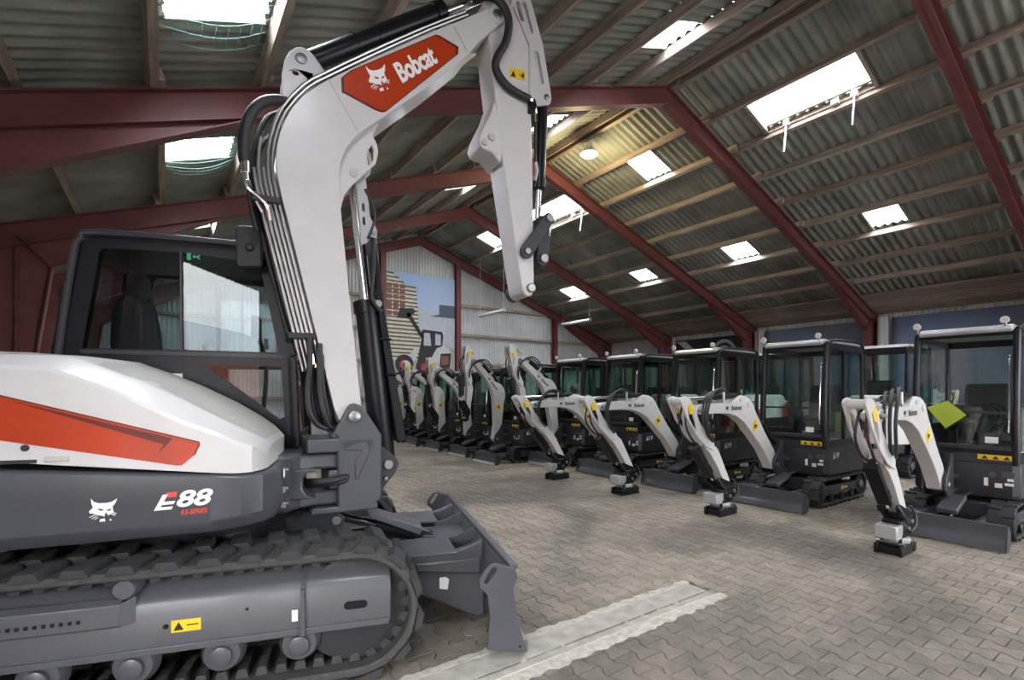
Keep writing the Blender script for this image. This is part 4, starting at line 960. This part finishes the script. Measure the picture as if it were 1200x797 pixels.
def link(name, p, q, r0, r1, ya, yb_, mat='dark_grey_paint'):
    d = math.degrees(math.atan2(q[1]-p[1], q[0]-p[0])); m = MB()
    m.prism(circ(p[0], p[1], r0, 8, d+90, d+270)+circ(q[0], q[1], r1, 8, d-90, d+90), ya, yb_); return bobj(m, name, mat, EX, bevel=.006)
for s in (-1, 1):
    link('side_link', (1.53, 2.80), (1.755, 3.12), .058, .05, s*.135, s*.175)
link('bucket_link', (1.755, 3.12), (1.735, 2.78), .055, .062, -.10, .10)
for (x, z, r_) in ((1.53, 2.80, .028), (1.755, 3.12, .036)): disc('pivot_pin', 'steel', EX, x, -.175, z, r_, -1, .02, BL_, BR_)
disc('pivot_pin', 'steel', EX, 1.735, -.10, 2.78, .04, -1, .03, BL_, BR_)
disc('pivot_pin', 'steel', EX, 1.588, -.128, 2.50, .038, -1, .03, BL_, BR_)
m = MB(); m.rings([((1.588, .14, 2.50), .075), ((1.588, .20, 2.50), .075), ((1.588, .21, 2.50), .05)], 18); bobj(m, 'coupler_bush', 'dark_grey_paint', EX)

# ------------------------------------------------------------------ mini excavators
MY = -.15                        # boom plane, to the machine's own right of centre
FOOT = (.93, .555); PINS = (2.735, 1.375)
def rot2(p, c, a):
    x, z = p[0]-c[0], p[1]-c[1]; ca, sa = math.cos(a), math.sin(a); return (c[0]+x*ca-z*sa, c[1]+x*sa+z*ca)
def make_mini(label, rb, rs, tool, group):
    """rb, rs: how far boom and stick are raised from the lowered pose (radians)"""
    t = thing('mini_excavator', label, 'excavator', group=group)
    # undercarriage
    for s in (-1, 1):
        y0, y1 = sorted((s*.49, s*.265)); xa, xb, zc, tr = -.52, .70, .205, .185
        m = belt(y0, y1, xa, xb, zc, tr, .03, .06)
        for i, (x, z, a) in enumerate(stadium(xa, xb, zc, tr, .075)):
            lug_shape(m, x, z, a, s*.49, s*.385, .045, .02, .01) if i % 2 else lug_shape(m, x, z, a, s*.37, s*.265, .045, .02, -.01)
        m.obj('rubber_track', 'rubber', t, ang=30)
        m = MB(); m.prism([(-.42, .14), (-.42, .27), (.55, .28), (.64, .25), (.64, .14)], s*.455, s*.30); tf = m.obj('track_frame', 'dark_grey_paint', t, bevel=.01)
        for x in (-.25, .1, .42): disc('bottom_roller', 'black_paint', tf, x, s*.44, .105, .06, s, .03)
        disc('front_idler', 'black_paint', tf, xb, s*.43, zc, .14, s, .03); disc('drive_sprocket', 'black_paint', tf, xa, s*.43, zc, .135, s, .03); disc('drive_motor', 'mid_grey_paint', tf, xa, s*.46, zc, .07, s, .03)
        MB().box(.02, .10, min(s*.455, s*.458), max(s*.455, s*.458), .19, .24).obj('warning_label', 'yellow_print', tf)
        MB().box(-.09, -.01, min(s*.455, s*.458), max(s*.455, s*.458), .20, .225).obj('paper_label', 'white_print', tf)
    MB().box(-.4, .55, -.28, .28, .16, .36).obj('car_body', 'dark_grey_paint', t, bevel=.03)
    MB().rings([((0, 0, .34), .30), ((0, 0, .42), .30)], 28).obj('slewing_ring', 'black_paint', t)
    # dozer blade
    m = MB(); m.prism([(1.36, .015), (1.30, .09), (1.285, .17), (1.305, .265), (1.285, .27), (1.255, .17), (1.27, .08), (1.325, .015)], -.50, .50); bl = m.obj('dozer_blade', 'grey_paint', t, bevel=.003)
    if not tool: MB().prism([(1.368, .008), (1.335, .06), (1.325, .058), (1.355, .008)], -.50, .50).obj('cutting_edge', 'silver_paint', bl)
    for s in (-1, 1): m = MB(); m.prism([(1.365, .01), (1.31, .27), (1.24, .25), (1.19, .17), (1.21, .06), (1.26, .01)], s*.50, s*.515); m.obj('end_plate', 'dark_grey_paint', bl)
    for s in (-1, 1): m = MB(); m.prism([(.45, .16), (.45, .25), (1.0, .24), (1.27, .23), (1.27, .10), (.9, .13)], s*.27, s*.22); m.obj('blade_arm', 'grey_paint', t, bevel=.008)
    MB().box(1.12, 1.25, -.42, -.20, .255, .268).obj('blade_step', 'grey_paint', bl)
    hydraulic(t, (1.10, .0, .24), (.55, .0, .40), .65, .045, .025, name='blade_cylinder')
    m = MB(); m.prism([(.78, .39), (1.14, .27), (1.16, .325), (.80, .445)], -.09, .09); m.obj('cylinder_cover', 'mid_grey_paint', t, bevel=.012)
    m = MB()
    for k in range(4): m.tube([(.45, -.1+.06*k, .42), (.55, -.12+.07*k, .47), (.66, -.05+.04*k, .44), (.72, 0, .38)], .014, 6)
    m.obj('blade_hoses', 'hose_black', t, kind='stuff')
    # house
    pl = [(.52, -.46), (.60, -.38), (.60, .42), (.55, .48), (-.60, .48)]+[(-1.02*math.cos(R(a)), .99*math.sin(R(a))*.5) for a in (70, 50, 30, 10, -10, -30, -50, -70)]+[(-.60, -.48), (.3, -.48)]
    m = MB(); m.loft([[(x*.97, y*.97, .42) for x, y in pl], [(x, y, .46) for x, y in pl], [(x, y, .79) for x, y in pl], [(x*.99, y*.99, .81) for x, y in pl]]); hs = m.obj('house_skirt', 'dark_grey_paint', t, bevel=.01, ang=28)
    m = MB(); m.box(.595, .615, -.30, .46, .80, 1.0); m.obj('front_panel', 'dark_grey_paint', hs, bevel=.01)
    tl = lambda f: [(-.58, .46*f)]+[(-.60-.47*f*math.cos(R(a)), .47*f*math.sin(R(a))) for a in (80, 62, 45, 25, 8, -8, -25, -45, -62, -80)]+[(-.58, -.46*f)]
    m = MB(); m.loft([[(x, y, .60) for x, y in tl(1.0)], [(x, y, .95) for x, y in tl(1.04)], [(x, y, 1.28) for x, y in tl(1.0)], [(x, y, 1.40) for x, y in tl(.93)], [(x, y, 1.44) for x, y in tl(.80)]])
    th = m.obj('tail_hood', 'white_paint', t, ang=32)
    for s in (-1, 1):
        m = MB(); m.prism([(-.60, .86), (-.72, .80), (-.80, .90), (-.80, 1.20), (-.66, 1.30), (-.60, 1.28)], s*.485, s*.492); m.obj('orange_stripe', 'orange_print', th)
        m = MB(); m.prism([(-.60, .90), (-.64, .90), (-.66, 1.22), (-.60, 1.24)], s*.492, s*.495); m.obj('hood_grille', 'black_plastic', th)
        m = MB(); m.prism([(-.60+.0, .62), (-.60, .80), (.02, .80), (.02, .60)], s*.481, s*.484); m.obj('side_panel', 'dark_grey_paint', hs)
    e = poly_set([[(0, 0), (.25, .78), (.40, .78), (.28, .42), (.62, .42), (.56, .26), (.23, .26), (.19, .15), (.55, .15), (.50, 0)]])
    for s in (1, -1):
        ax = (-s, 0, 0); x0 = .40*s if s > 0 else -.40+.62
        flat_obj('model_letter', *e, (.44 if s > 0 else .20, s*.4845, .655), ax, (0, 0, 1), .075, .085, 'white_print', hs)
        flat_obj('model_letter_bar', *poly_set([[(0, 0), (.08, 1), (1.05, 1), (.95, 0)]]), (.40 if s > 0 else .24, s*.4845, .72), ax, (0, 0, 1), .04, .024, 'red_print', hs)
        flat_obj('model_number', *TXT_19, (.36 if s > 0 else .28, s*.4845, .655), ax, (0, 0, 1), .12, .088, 'white_print', hs)
    MB().box(.615, .618, .14, .44, .845, .90).obj('warning_label', 'yellow_print', hs)
    m = MB()
    for k in range(3): m.prism([(.17+.09*k, .852), (.23+.09*k, .852), (.20+.09*k, .893)], .6182, .6188, plane='yz')
    m.obj('warning_print', 'black_print', hs, kind='stuff')
    for (y, z, w, h) in ((.19, .55, .035, .09), (.28, .54, .06, .05), (.38, .62, .05, .03), (.36, .57, .07, .03)): MB().box(.60, .603, y, y+w, z, z+h).obj('paper_label', 'white_print', hs)
    m = MB(); m.rings([((.598, .26, .68), .03), ((.612, .26, .68), .028)], 12); m.obj('key_switch', 'mid_grey_paint', hs); MB().box(.598, .606, .34, .44, .66, .72).obj('key_plate', 'mid_grey_paint', hs)
    # cab
    side = [(-.62, .80), (-.66, 1.6), (-.62, 2.24), (-.56, 2.29), (.48, 2.30), (.545, 2.26), (.61, 1.37), (.60, .80)]
    ga = [(.055, .92), (.055, 2.20), (.44, 2.20), (.49, 2.16), (.555, 1.37), (.55, .92)]; gb = [(-.01, .92), (-.01, 2.20), (-.52, 2.18), (-.56, 2.12), (-.585, 1.6), (-.56, .92)]
    m = MB(); m.prism(side, .43, .475, holes=[ga, gb]); cb = m.obj('cab', 'black_paint', t, bevel=.012)
    m = MB(); m.prism(side, -.45, -.405, holes=[[(-.56, 1.2), (-.56, 2.18), (.46, 2.2), (.55, 1.37), (.55, 1.2)]]); m.obj('side_frame', 'black_paint', cb, bevel=.012)
    m = MB(); m.prism(ga, .455, .459); m.obj('door_pane', 'mini_glass', cb); m = MB(); m.prism(gb, .455, .459); m.obj('door_pane', 'mini_glass', cb)
    m = MB(); m.prism([(-.56, 1.2), (-.56, 2.18), (.46, 2.2), (.55, 1.37), (.55, 1.2)], -.43, -.426); m.obj('side_pane', 'mini_glass', cb)
    m = MB()
    for y in (.45, -.425): m.tube([(.60, y, .80), (.615, y, 1.37), (.555, y, 2.20), (.52, y, 2.275), (.45, y, 2.305)], .034, 10, 3)
    m.bar((.60, -.43, .93), (.60, .45, .93), .04, .05); m.bar((.55, -.42, 2.255), (.55, .45, 2.255), .05, .05); m.obj('front_posts', 'black_paint', cb)
    MB().bar((.615, -.40, 1.372), (.615, .42, 1.372), .025, .026).obj('screen_bar', 'black_plastic', cb)
    m = MB(); m.add([(.612, -.40, 1.385), (.612, .42, 1.385), (.562, .42, 2.235), (.562, -.40, 2.235)], [(0, 1, 2, 3)]); m.obj('windscreen', 'mini_glass', cb)
    m = MB(); m.add([(.605, -.40, .955), (.605, .42, .955), (.613, .42, 1.36), (.613, -.40, 1.36)], [(0, 1, 2, 3)]); m.obj('lower_windscreen', 'mini_glass', cb)
    m = MB(); m.add([(-.63, -.40, 1.45), (-.63, .42, 1.45), (-.61, .42, 2.2), (-.61, -.40, 2.2)], [(0, 1, 2, 3)]); m.obj('rear_pane', 'mini_glass', cb)
    m = MB(); m.box(-.66, -.58, -.44, .46, .8, 1.44); m.box(-.64, -.57, -.44, .46, 2.18, 2.28); m.obj('rear_panel', 'black_paint', cb)
    m = MB(); rg = []
    for x, z in ((-.62, 2.275), (-.56, 2.335), (-.2, 2.355), (.3, 2.352), (.46, 2.335), (.545, 2.29)): rg.append([(x, -.44, 2.265), (x, -.44, z-.02), (x, -.38, z), (x, .40, z), (x, .46, z-.02), (x, .46, 2.265)])
    m.loft(rg); m.obj('cab_roof', 'silver_paint', cb, ang=40)
    m = MB(); m.tube([(.52, .47, 2.25), (.44, .47, 2.33), (.0, .47, 2.345), (-.52, .47, 2.335), (-.63, .47, 2.24)], .02, 8, 2); m.obj('roof_rail', 'black_paint', cb)
    for y in (-.42, .36):
        m = MB(); m.rings([((.565, y, 2.395), .02), ((.573, y, 2.395), .036), ((.60, y, 2.395), .041), ((.606, y, 2.395), .036)], 16); wk = m.obj('work_light', 'tube_white', cb)
        m = MB(); m.cyl((.565, y, 2.31), (.57, y, 2.37), .01, n=8); m.obj('light_bracket', 'steel', wk)
    m = MB(); m.tube([(.63, .40, 1.15), (.655, .405, 1.20), (.64, .405, 1.55), (.60, .40, 1.95), (.59, .40, 2.0)], .012, 8); m.obj('grab_handle', 'chrome', cb)
    m = MB(); m.prism([(.46, 2.265), (.60, 2.262), (.605, 2.30), (.56, 2.345), (.46, 2.352)], -.40, .42); m.obj('roof_visor', 'silver_paint', cb, bevel=.012)
    m = MB(); m.prism([(-.48, .98), (-.50, 1.2), (-.52, 1.62), (-.44, 1.72), (-.38, 1.65), (-.33, 1.24), (.0, 1.22), (.04, 1.12), (-.02, 1.0)], -.20, .22); sto = m.obj('seat', 'seat_fabric', cb, bevel=.03)
    for y in (-.30, .26): m = MB(); m.box(-.25, .08, y, y+.07, 1.12, 1.30); m.tube([(.04, y+.035, 1.3), (.06, y+.035, 1.42), (.05, y+.035, 1.46)], .016, 8); m.obj('control_console', 'black_plastic', cb)
    m = MB(); m.tube([(.36, -.10, .85), (.38, -.10, 1.15)], .012, 6); m.tube([(.36, .10, .85), (.38, .10, 1.15)], .012, 6); m.obj('travel_levers', 'black_plastic', cb)
    MB().box(-.02, .03, .34, .42, 1.0, 1.30).obj('hi_vis_cover', 'lime_sheet', cb, bevel=.01)
    MB().box(-.6, .58, -.42, .44, .80, .84).obj('cab_floor', 'black_plastic', cb)
    MB().box(.606, .609, .20, .31, 1.03, 1.10).obj('paper_label', 'white_print', cb)
    # swing bracket
    m = MB()
    for z in (.44, .60): m.prism([(.50, MY-.13), (.78, MY-.07)]+circ(.80, MY, .07, 8, -60, 60)+[(.78, MY+.07), (.50, MY+.16)], z, z+.05, plane='xy')
    m.obj('swing_lug', 'dark_grey_paint', t, bevel=.008)
    m = MB()
    for s in (-1, 1): m.prism([(.74, .40), (.74, .88), (.80, .90), (.86, .78), (1.0, .63), (1.02, .50), (.95, .42)], MY+s*.085, MY+s*.115)
    m.box(.76, .84, MY-.09, MY+.09, .46, .62); m.obj('swing_bracket', 'dark_grey_paint', t, bevel=.008)
    for s in (-1, 1): disc('pivot_pin', 'steel', t, FOOT[0], MY+s*.115, FOOT[1], .03, s, .012)
    # boom (built about its foot pin)
    bm_ = [(.82, .50), (.79, .57), (.93, .76), (1.18, 1.03), (1.41, 1.31), (1.50, 1.44), (1.58, 1.51), (1.67, 1.545), (1.78, 1.555), (1.86, 1.53), (1.95, 1.48), (2.33, 1.455), (2.70, 1.435), (2.78, 1.405), (2.79, 1.35), (2.74, 1.32), (2.33, 1.325), (2.06, 1.315), (1.89, 1.275), (1.71, 1.19), (1.50, 1.02), (1.22, .78), (1.03, .555), (1.0, .50), (.93, .48)]
    F_ = lambda p: (p[0]-FOOT[0], p[1]-FOOT[1])
    m = MB(); m.prism([F_(p) for p in bm_], -.07, .07); bo = m.obj('boom', 'white_paint', t, (FOOT[0], MY, FOOT[1]), (0, -rb, 0), bevel=.008)
    for s in (-1, 1):
        m = MB(); m.prism([F_(p) for p in ((1.35, 1.13), (1.46, 1.04), (1.53, 1.13), (1.42, 1.23))], s*.07, s*.0725); m.obj('warning_label', 'yellow_print', bo)
        m = MB(); m.prism([F_(p) for p in ((1.39, 1.135), (1.46, 1.09), (1.47, 1.16))], s*.0725, s*.0732); m.obj('warning_print', 'black_print', bo)
        x0 = 2.02 if s > 0 else 1.78
        flat_obj('brand_lettering', *TXT_BRAND, (*F_((x0, 0))[:1], s*.0725, 1.355-FOOT[1]), (-s, 0, -.03*-s), (0, 0, 1), .24, .062, 'black_print', bo)
        x0 = 2.16 if s > 0 else 2.06
        flat_obj('cat_emblem', *CAT_HEAD, (x0-FOOT[0], s*.0725, 1.352-FOOT[1]), (-s, 0, 0), (0, 0, 1), .08, .07, 'black_print', bo)
        m = MB(); m.rings([((1.60-FOOT[0], s*.07, 1.44-FOOT[1]), .045), ((1.60-FOOT[0], s*.085, 1.44-FOOT[1]), .04)], 14); m.rings([((1.80-FOOT[0], s*.07, 1.50-FOOT[1]), .03), ((1.80-FOOT[0], s*.082, 1.50-FOOT[1]), .026)], 12); m.obj('pin_boss', 'white_paint', bo, kind='stuff')
        disc('pivot_pin', 'steel', bo, PINS[0]-FOOT[0], s*.07, PINS[1]-FOOT[1], .025, s, .05)
    hydraulic(bo, (*F_((1.80, 0))[:1], 0, 1.55-FOOT[1]), (3.02-FOOT[0], 0, 1.505-FOOT[1]), .55, .036, .02, name='stick_cylinder')
    for k, y in enumerate((-.055, .0, .055)):
        m = MB(); m.tube([(2.05-FOOT[0], y, 1.57-FOOT[1]), (2.30-FOOT[0], y+.03, 1.60+.02*k-FOOT[1]), (2.56-FOOT[0], y+.10, 1.52+.03*k-FOOT[1]), (2.66-FOOT[0]+.03*k, y+.13, 1.34-FOOT[1]), (2.62-FOOT[0]+.03*k, y+.12, 1.12-FOOT[1]), (2.46-FOOT[0]+.04*k, y+.08, .98-FOOT[1])], .015, 8); m.obj('hose', 'hose_black', bo)
    m = MB()
    for k in range(4): m.cyl((2.08+.035*k-FOOT[0], -.06+.04*k, 1.47-FOOT[1]), (2.08+.035*k-FOOT[0], -.06+.04*k, 1.60-FOOT[1]), .017, n=8)
    m.box(2.04-FOOT[0], 2.22-FOOT[0], -.08, .08, 1.455-FOOT[1], 1.49-FOOT[1]); m.obj('hose_fitting', 'silver_paint', bo)
    # lift cylinder between house and boom
    q = rot2((1.47, 1.36), FOOT, rb); hydraulic(t, (.80, MY, .86), (q[0], MY, q[1]), .62, .04, .022, name='lift_cylinder')
    # stick (built about the boom nose pin)
    PN = rot2(PINS, FOOT, rb); G_ = lambda p: (p[0]-PINS[0], p[1]-PINS[1])
    fork = [(3.13, 1.50), (3.10, 1.535), (3.03, 1.55), (2.95, 1.53), (2.86, 1.42), (2.75, 1.24), (2.58, 1.06), (2.44, .96), (2.44, .86), (2.62, .92), (2.80, 1.06), (2.98, 1.26)]
    box_ = [(2.62, 1.06), (2.44, .96), (2.30, .86), (2.20, .70), (2.03, .42), (2.05, .38), (2.12, .38), (2.16, .41), (2.33, .66), (2.48, .83), (2.64, .93)]
    m = MB()
    for s in (-1, 1): m.prism([G_(p) for p in fork], s*.075, s*.098, holes=[[G_(p) for p in ((2.99, 1.41), (2.95, 1.27), (2.82, 1.12), (2.83, 1.23), (2.91, 1.38))]])
    ca, sa = math.cos(rb+rs), math.sin(rb+rs)
    m.prism([G_(p) for p in box_], -.06, .06); m.cyl((3.04-PINS[0], -.075, 1.49-PINS[1]), (3.04-PINS[0], .075, 1.49-PINS[1]), .045, n=12)
    sk_ = m.obj('stick', 'white_paint', t, (PN[0], MY, PN[1]), (0, -(rb+rs), 0), bevel=.006)
    for s in (-1, 1):
        m = MB(); m.rings([((2.47-PINS[0], s*.06, .93-PINS[1]), .05), ((2.47-PINS[0], s*.085, .93-PINS[1]), .045)], 14); m.obj('pin_boss', 'white_paint', sk_)
        m = MB(); m.prism([G_(p) for p in ((2.87, 1.33), (2.95, 1.33), (2.99, 1.42), (2.93, 1.47), (2.90, 1.44))], s*.098, s*.1005); m.obj('warning_label', 'yellow_print', sk_)
    g0, g1_ = G_((2.70, .93)), G_((2.33, .47))
    hydraulic(sk_, (g0[0], 0, g0[1]), (g1_[0], 0, g1_[1]), .80, .048, .025, name='bucket_cylinder')
    m = MB(); m.prism([G_(p) for p in ((2.74, .93), (2.68, .86), (2.40, .52), (2.42, .50), (2.76, .88))], -.06, .06); m.obj('cylinder_guard', 'black_paint', sk_)
    for s in (-1, 1): m = MB(); m.tube([(G_((2.92, 0))[0], s*.03, G_((0, 1.42))[1]), (G_((2.96, 0))[0], s*.05, G_((0, 1.20))[1]), (G_((2.84, 0))[0], s*.05, G_((0, 1.02))[1]), (G_((2.72, 0))[0], s*.03, G_((0, .95))[1])], .013, 8); m.obj('hose', 'hose_black', sk_)
    # coupler
    m = MB()
    for s in (-1, 1): m.prism([G_(p) for p in ((2.36, .48), (2.28, .50), (2.17, .46), (2.05, .42), (1.98, .36), (1.97, .26), (2.03, .22), (2.10, .30), (2.22, .36), (2.34, .42))], s*.065, s*.09)
    cp = m.obj('coupler_link', 'black_paint', sk_, bevel=.006)
    if tool:
        m = MB(); m.box(1.94-PINS[0], 2.26-PINS[0], -.085, .085, .20-PINS[1], .34-PINS[1]); m.box(1.98-PINS[0], 2.20-PINS[0], -.10, .10, .33-PINS[1], .38-PINS[1]); m.obj('coupler_head', 'black_paint', sk_, bevel=.02)
        for s in (-1, 1):
            for xx, zz in ((2.0, .30), (2.18, .30), (2.09, .24)): disc('coupler_pin', 'steel', sk_, xx-PINS[0], s*.085, zz-PINS[1], .024, s, .02, n=12)
        MB().box(2.22-PINS[0], 2.39-PINS[0], -.10, .09, .16-PINS[1], .295-PINS[1]).obj('rotator_housing', 'silver_paint', sk_, bevel=.012)
        m = MB(); m.rings([((2.16-PINS[0], 0, .165-PINS[1]), .12), ((2.16-PINS[0], 0, .145-PINS[1]), .132), ((2.16-PINS[0], 0, .115-PINS[1]), .125)], 20); m.obj('rotator_ring', 'silver_paint', sk_)
        MB().box(2.05-PINS[0], 2.27-PINS[0], -.09, .09, .06-PINS[1], .21-PINS[1]).obj('rotator_core', 'black_paint', sk_, bevel=.01)
        m = MB(); m.box(2.0-PINS[0], 2.32-PINS[0], -.10, .10, .01-PINS[1], .075-PINS[1])
        for s in (-1, 1): m.box(1.96-PINS[0], 2.35-PINS[0], s*.10-.018, s*.10+.018, .0-PINS[1], .10-PINS[1])
        m.box(1.99-PINS[0], 2.06-PINS[0], -.13, .13, .02-PINS[1], .065-PINS[1]); m.obj('quick_hitch', 'black_paint', sk_, bevel=.008)
        m = MB()
        for k in range(5): m.cyl((2.0+.07*k-PINS[0], -.12, .11-PINS[1]), (2.0+.07*k-PINS[0], .12, .11-PINS[1]), .014, n=8)
        m.obj('hose_fitting', 'steel', sk_, kind='stuff')
        m = MB(); m.tube([(2.0-PINS[0], .08, .45-PINS[1]), (1.93-PINS[0], .10, .36-PINS[1]), (1.95-PINS[0], .11, .26-PINS[1]), (2.06-PINS[0], .10, .2-PINS[1])], .014, 8); m.tube([(2.35-PINS[0], .08, .50-PINS[1]), (2.30-PINS[0], .12, .40-PINS[1]), (2.18-PINS[0], .12, .30-PINS[1])], .014, 8); m.obj('coupler_hoses', 'hose_black', sk_, kind='stuff')
    else:
        m = MB(); m.box(1.99-PINS[0], 2.14-PINS[0], -.05, .05, .26-PINS[1], .36-PINS[1]); m.prism([G_(p) for p in ((1.95, .30), (1.90, .24), (1.93, .15), (2.02, .12), (2.10, .15), (2.04, .17), (1.97, .20), (1.97, .25), (2.02, .28))], -.05, .05); m.obj('coupler_head', 'black_paint', sk_, bevel=.01)
        m = MB(); m.prism([(.30, .84), (.56, .84), (.60, 1.0), (.56, 1.30), (.47, 1.52), (.40, 1.50), (.44, 1.2), (.36, 1.0)], -.50, -.455); m.obj('orange_side_panel', 'orange_print', t, bevel=.01)
    return t

GRP = 'mini excavators parked in the front row'
def place(o, x, y, az=270, sc=1.):
    o.location = (x, y, 0); o.rotation_euler = (0, 0, R(90-az)); o.scale = (sc, sc, sc)
XS = 8.15
def L_(s): return 'mini excavator '+s
first = make_mini(L_('with a yellow-green sheet hung on its windscreen, boom lowered'), 0, 0, True, GRP)
place(first, XS+.02, 1.76)
sh = MB(); sh.add([(.68, -.30, 1.415), (.66, -.11, 1.50), (.69, .06, 1.34), (.70, -.12, 1.18), (.675, -.30, 1.41), (.655, -.11, 1.495), (.685, .06, 1.335), (.695, -.12, 1.175)], [(0, 1, 2, 3), (7, 6, 5, 4), (0, 4, 5, 1), (1, 5, 6, 2), (2, 6, 7, 3), (3, 7, 4, 0)])
lows = []
for (x, y, lab) in ((XS, 3.66, 'beside the one with the yellow-green sheet, boom lowered'), (XS-.02, 5.30, 'with lowered boom, two places along from the yellow-green sheet'), (XS-.03, 6.95, 'with lowered boom, parked next to the raised boom machines')):
    c = copy_tree(first); c['label'] = L_(lab); place(c, x, y); lows.append(c)
sh.obj('windscreen_sheet', 'lime_sheet', first)
mid = make_mini(L_('with half raised boom, between lowered and fully raised machines'), R(37), R(-10), False, GRP); place(mid, 8.05, 8.48)
hi = make_mini(L_('with boom raised steeply, beside the half raised one'), R(47), R(-6), False, GRP); place(hi, 7.15, 9.55, sc=.95)
hj = make_mini(L_('with boom raised, second of the raised ones'), R(37), R(-3), False, GRP); place(hj, 7.25, 11.05, sc=.93)
for y, lab in ((12.5, 'with boom raised, third of the raised ones'), (13.95, 'with boom raised, second from the poster wall'), (15.4, 'with boom raised, parked closest to the poster wall')):
    c = copy_tree(hj); c['label'] = L_(lab); place(c, 7.25, y, sc=.93)
for y in (3.85, 6.05, 8.2, 10.4, 12.6):
    c = copy_tree(lows[0]); c['label'] = 'mini excavator in the second row, tail turned to the front machines'; c['group'] = 'mini excavators in the second row'; place(c, 11.9, y, 90, sc=1.07)
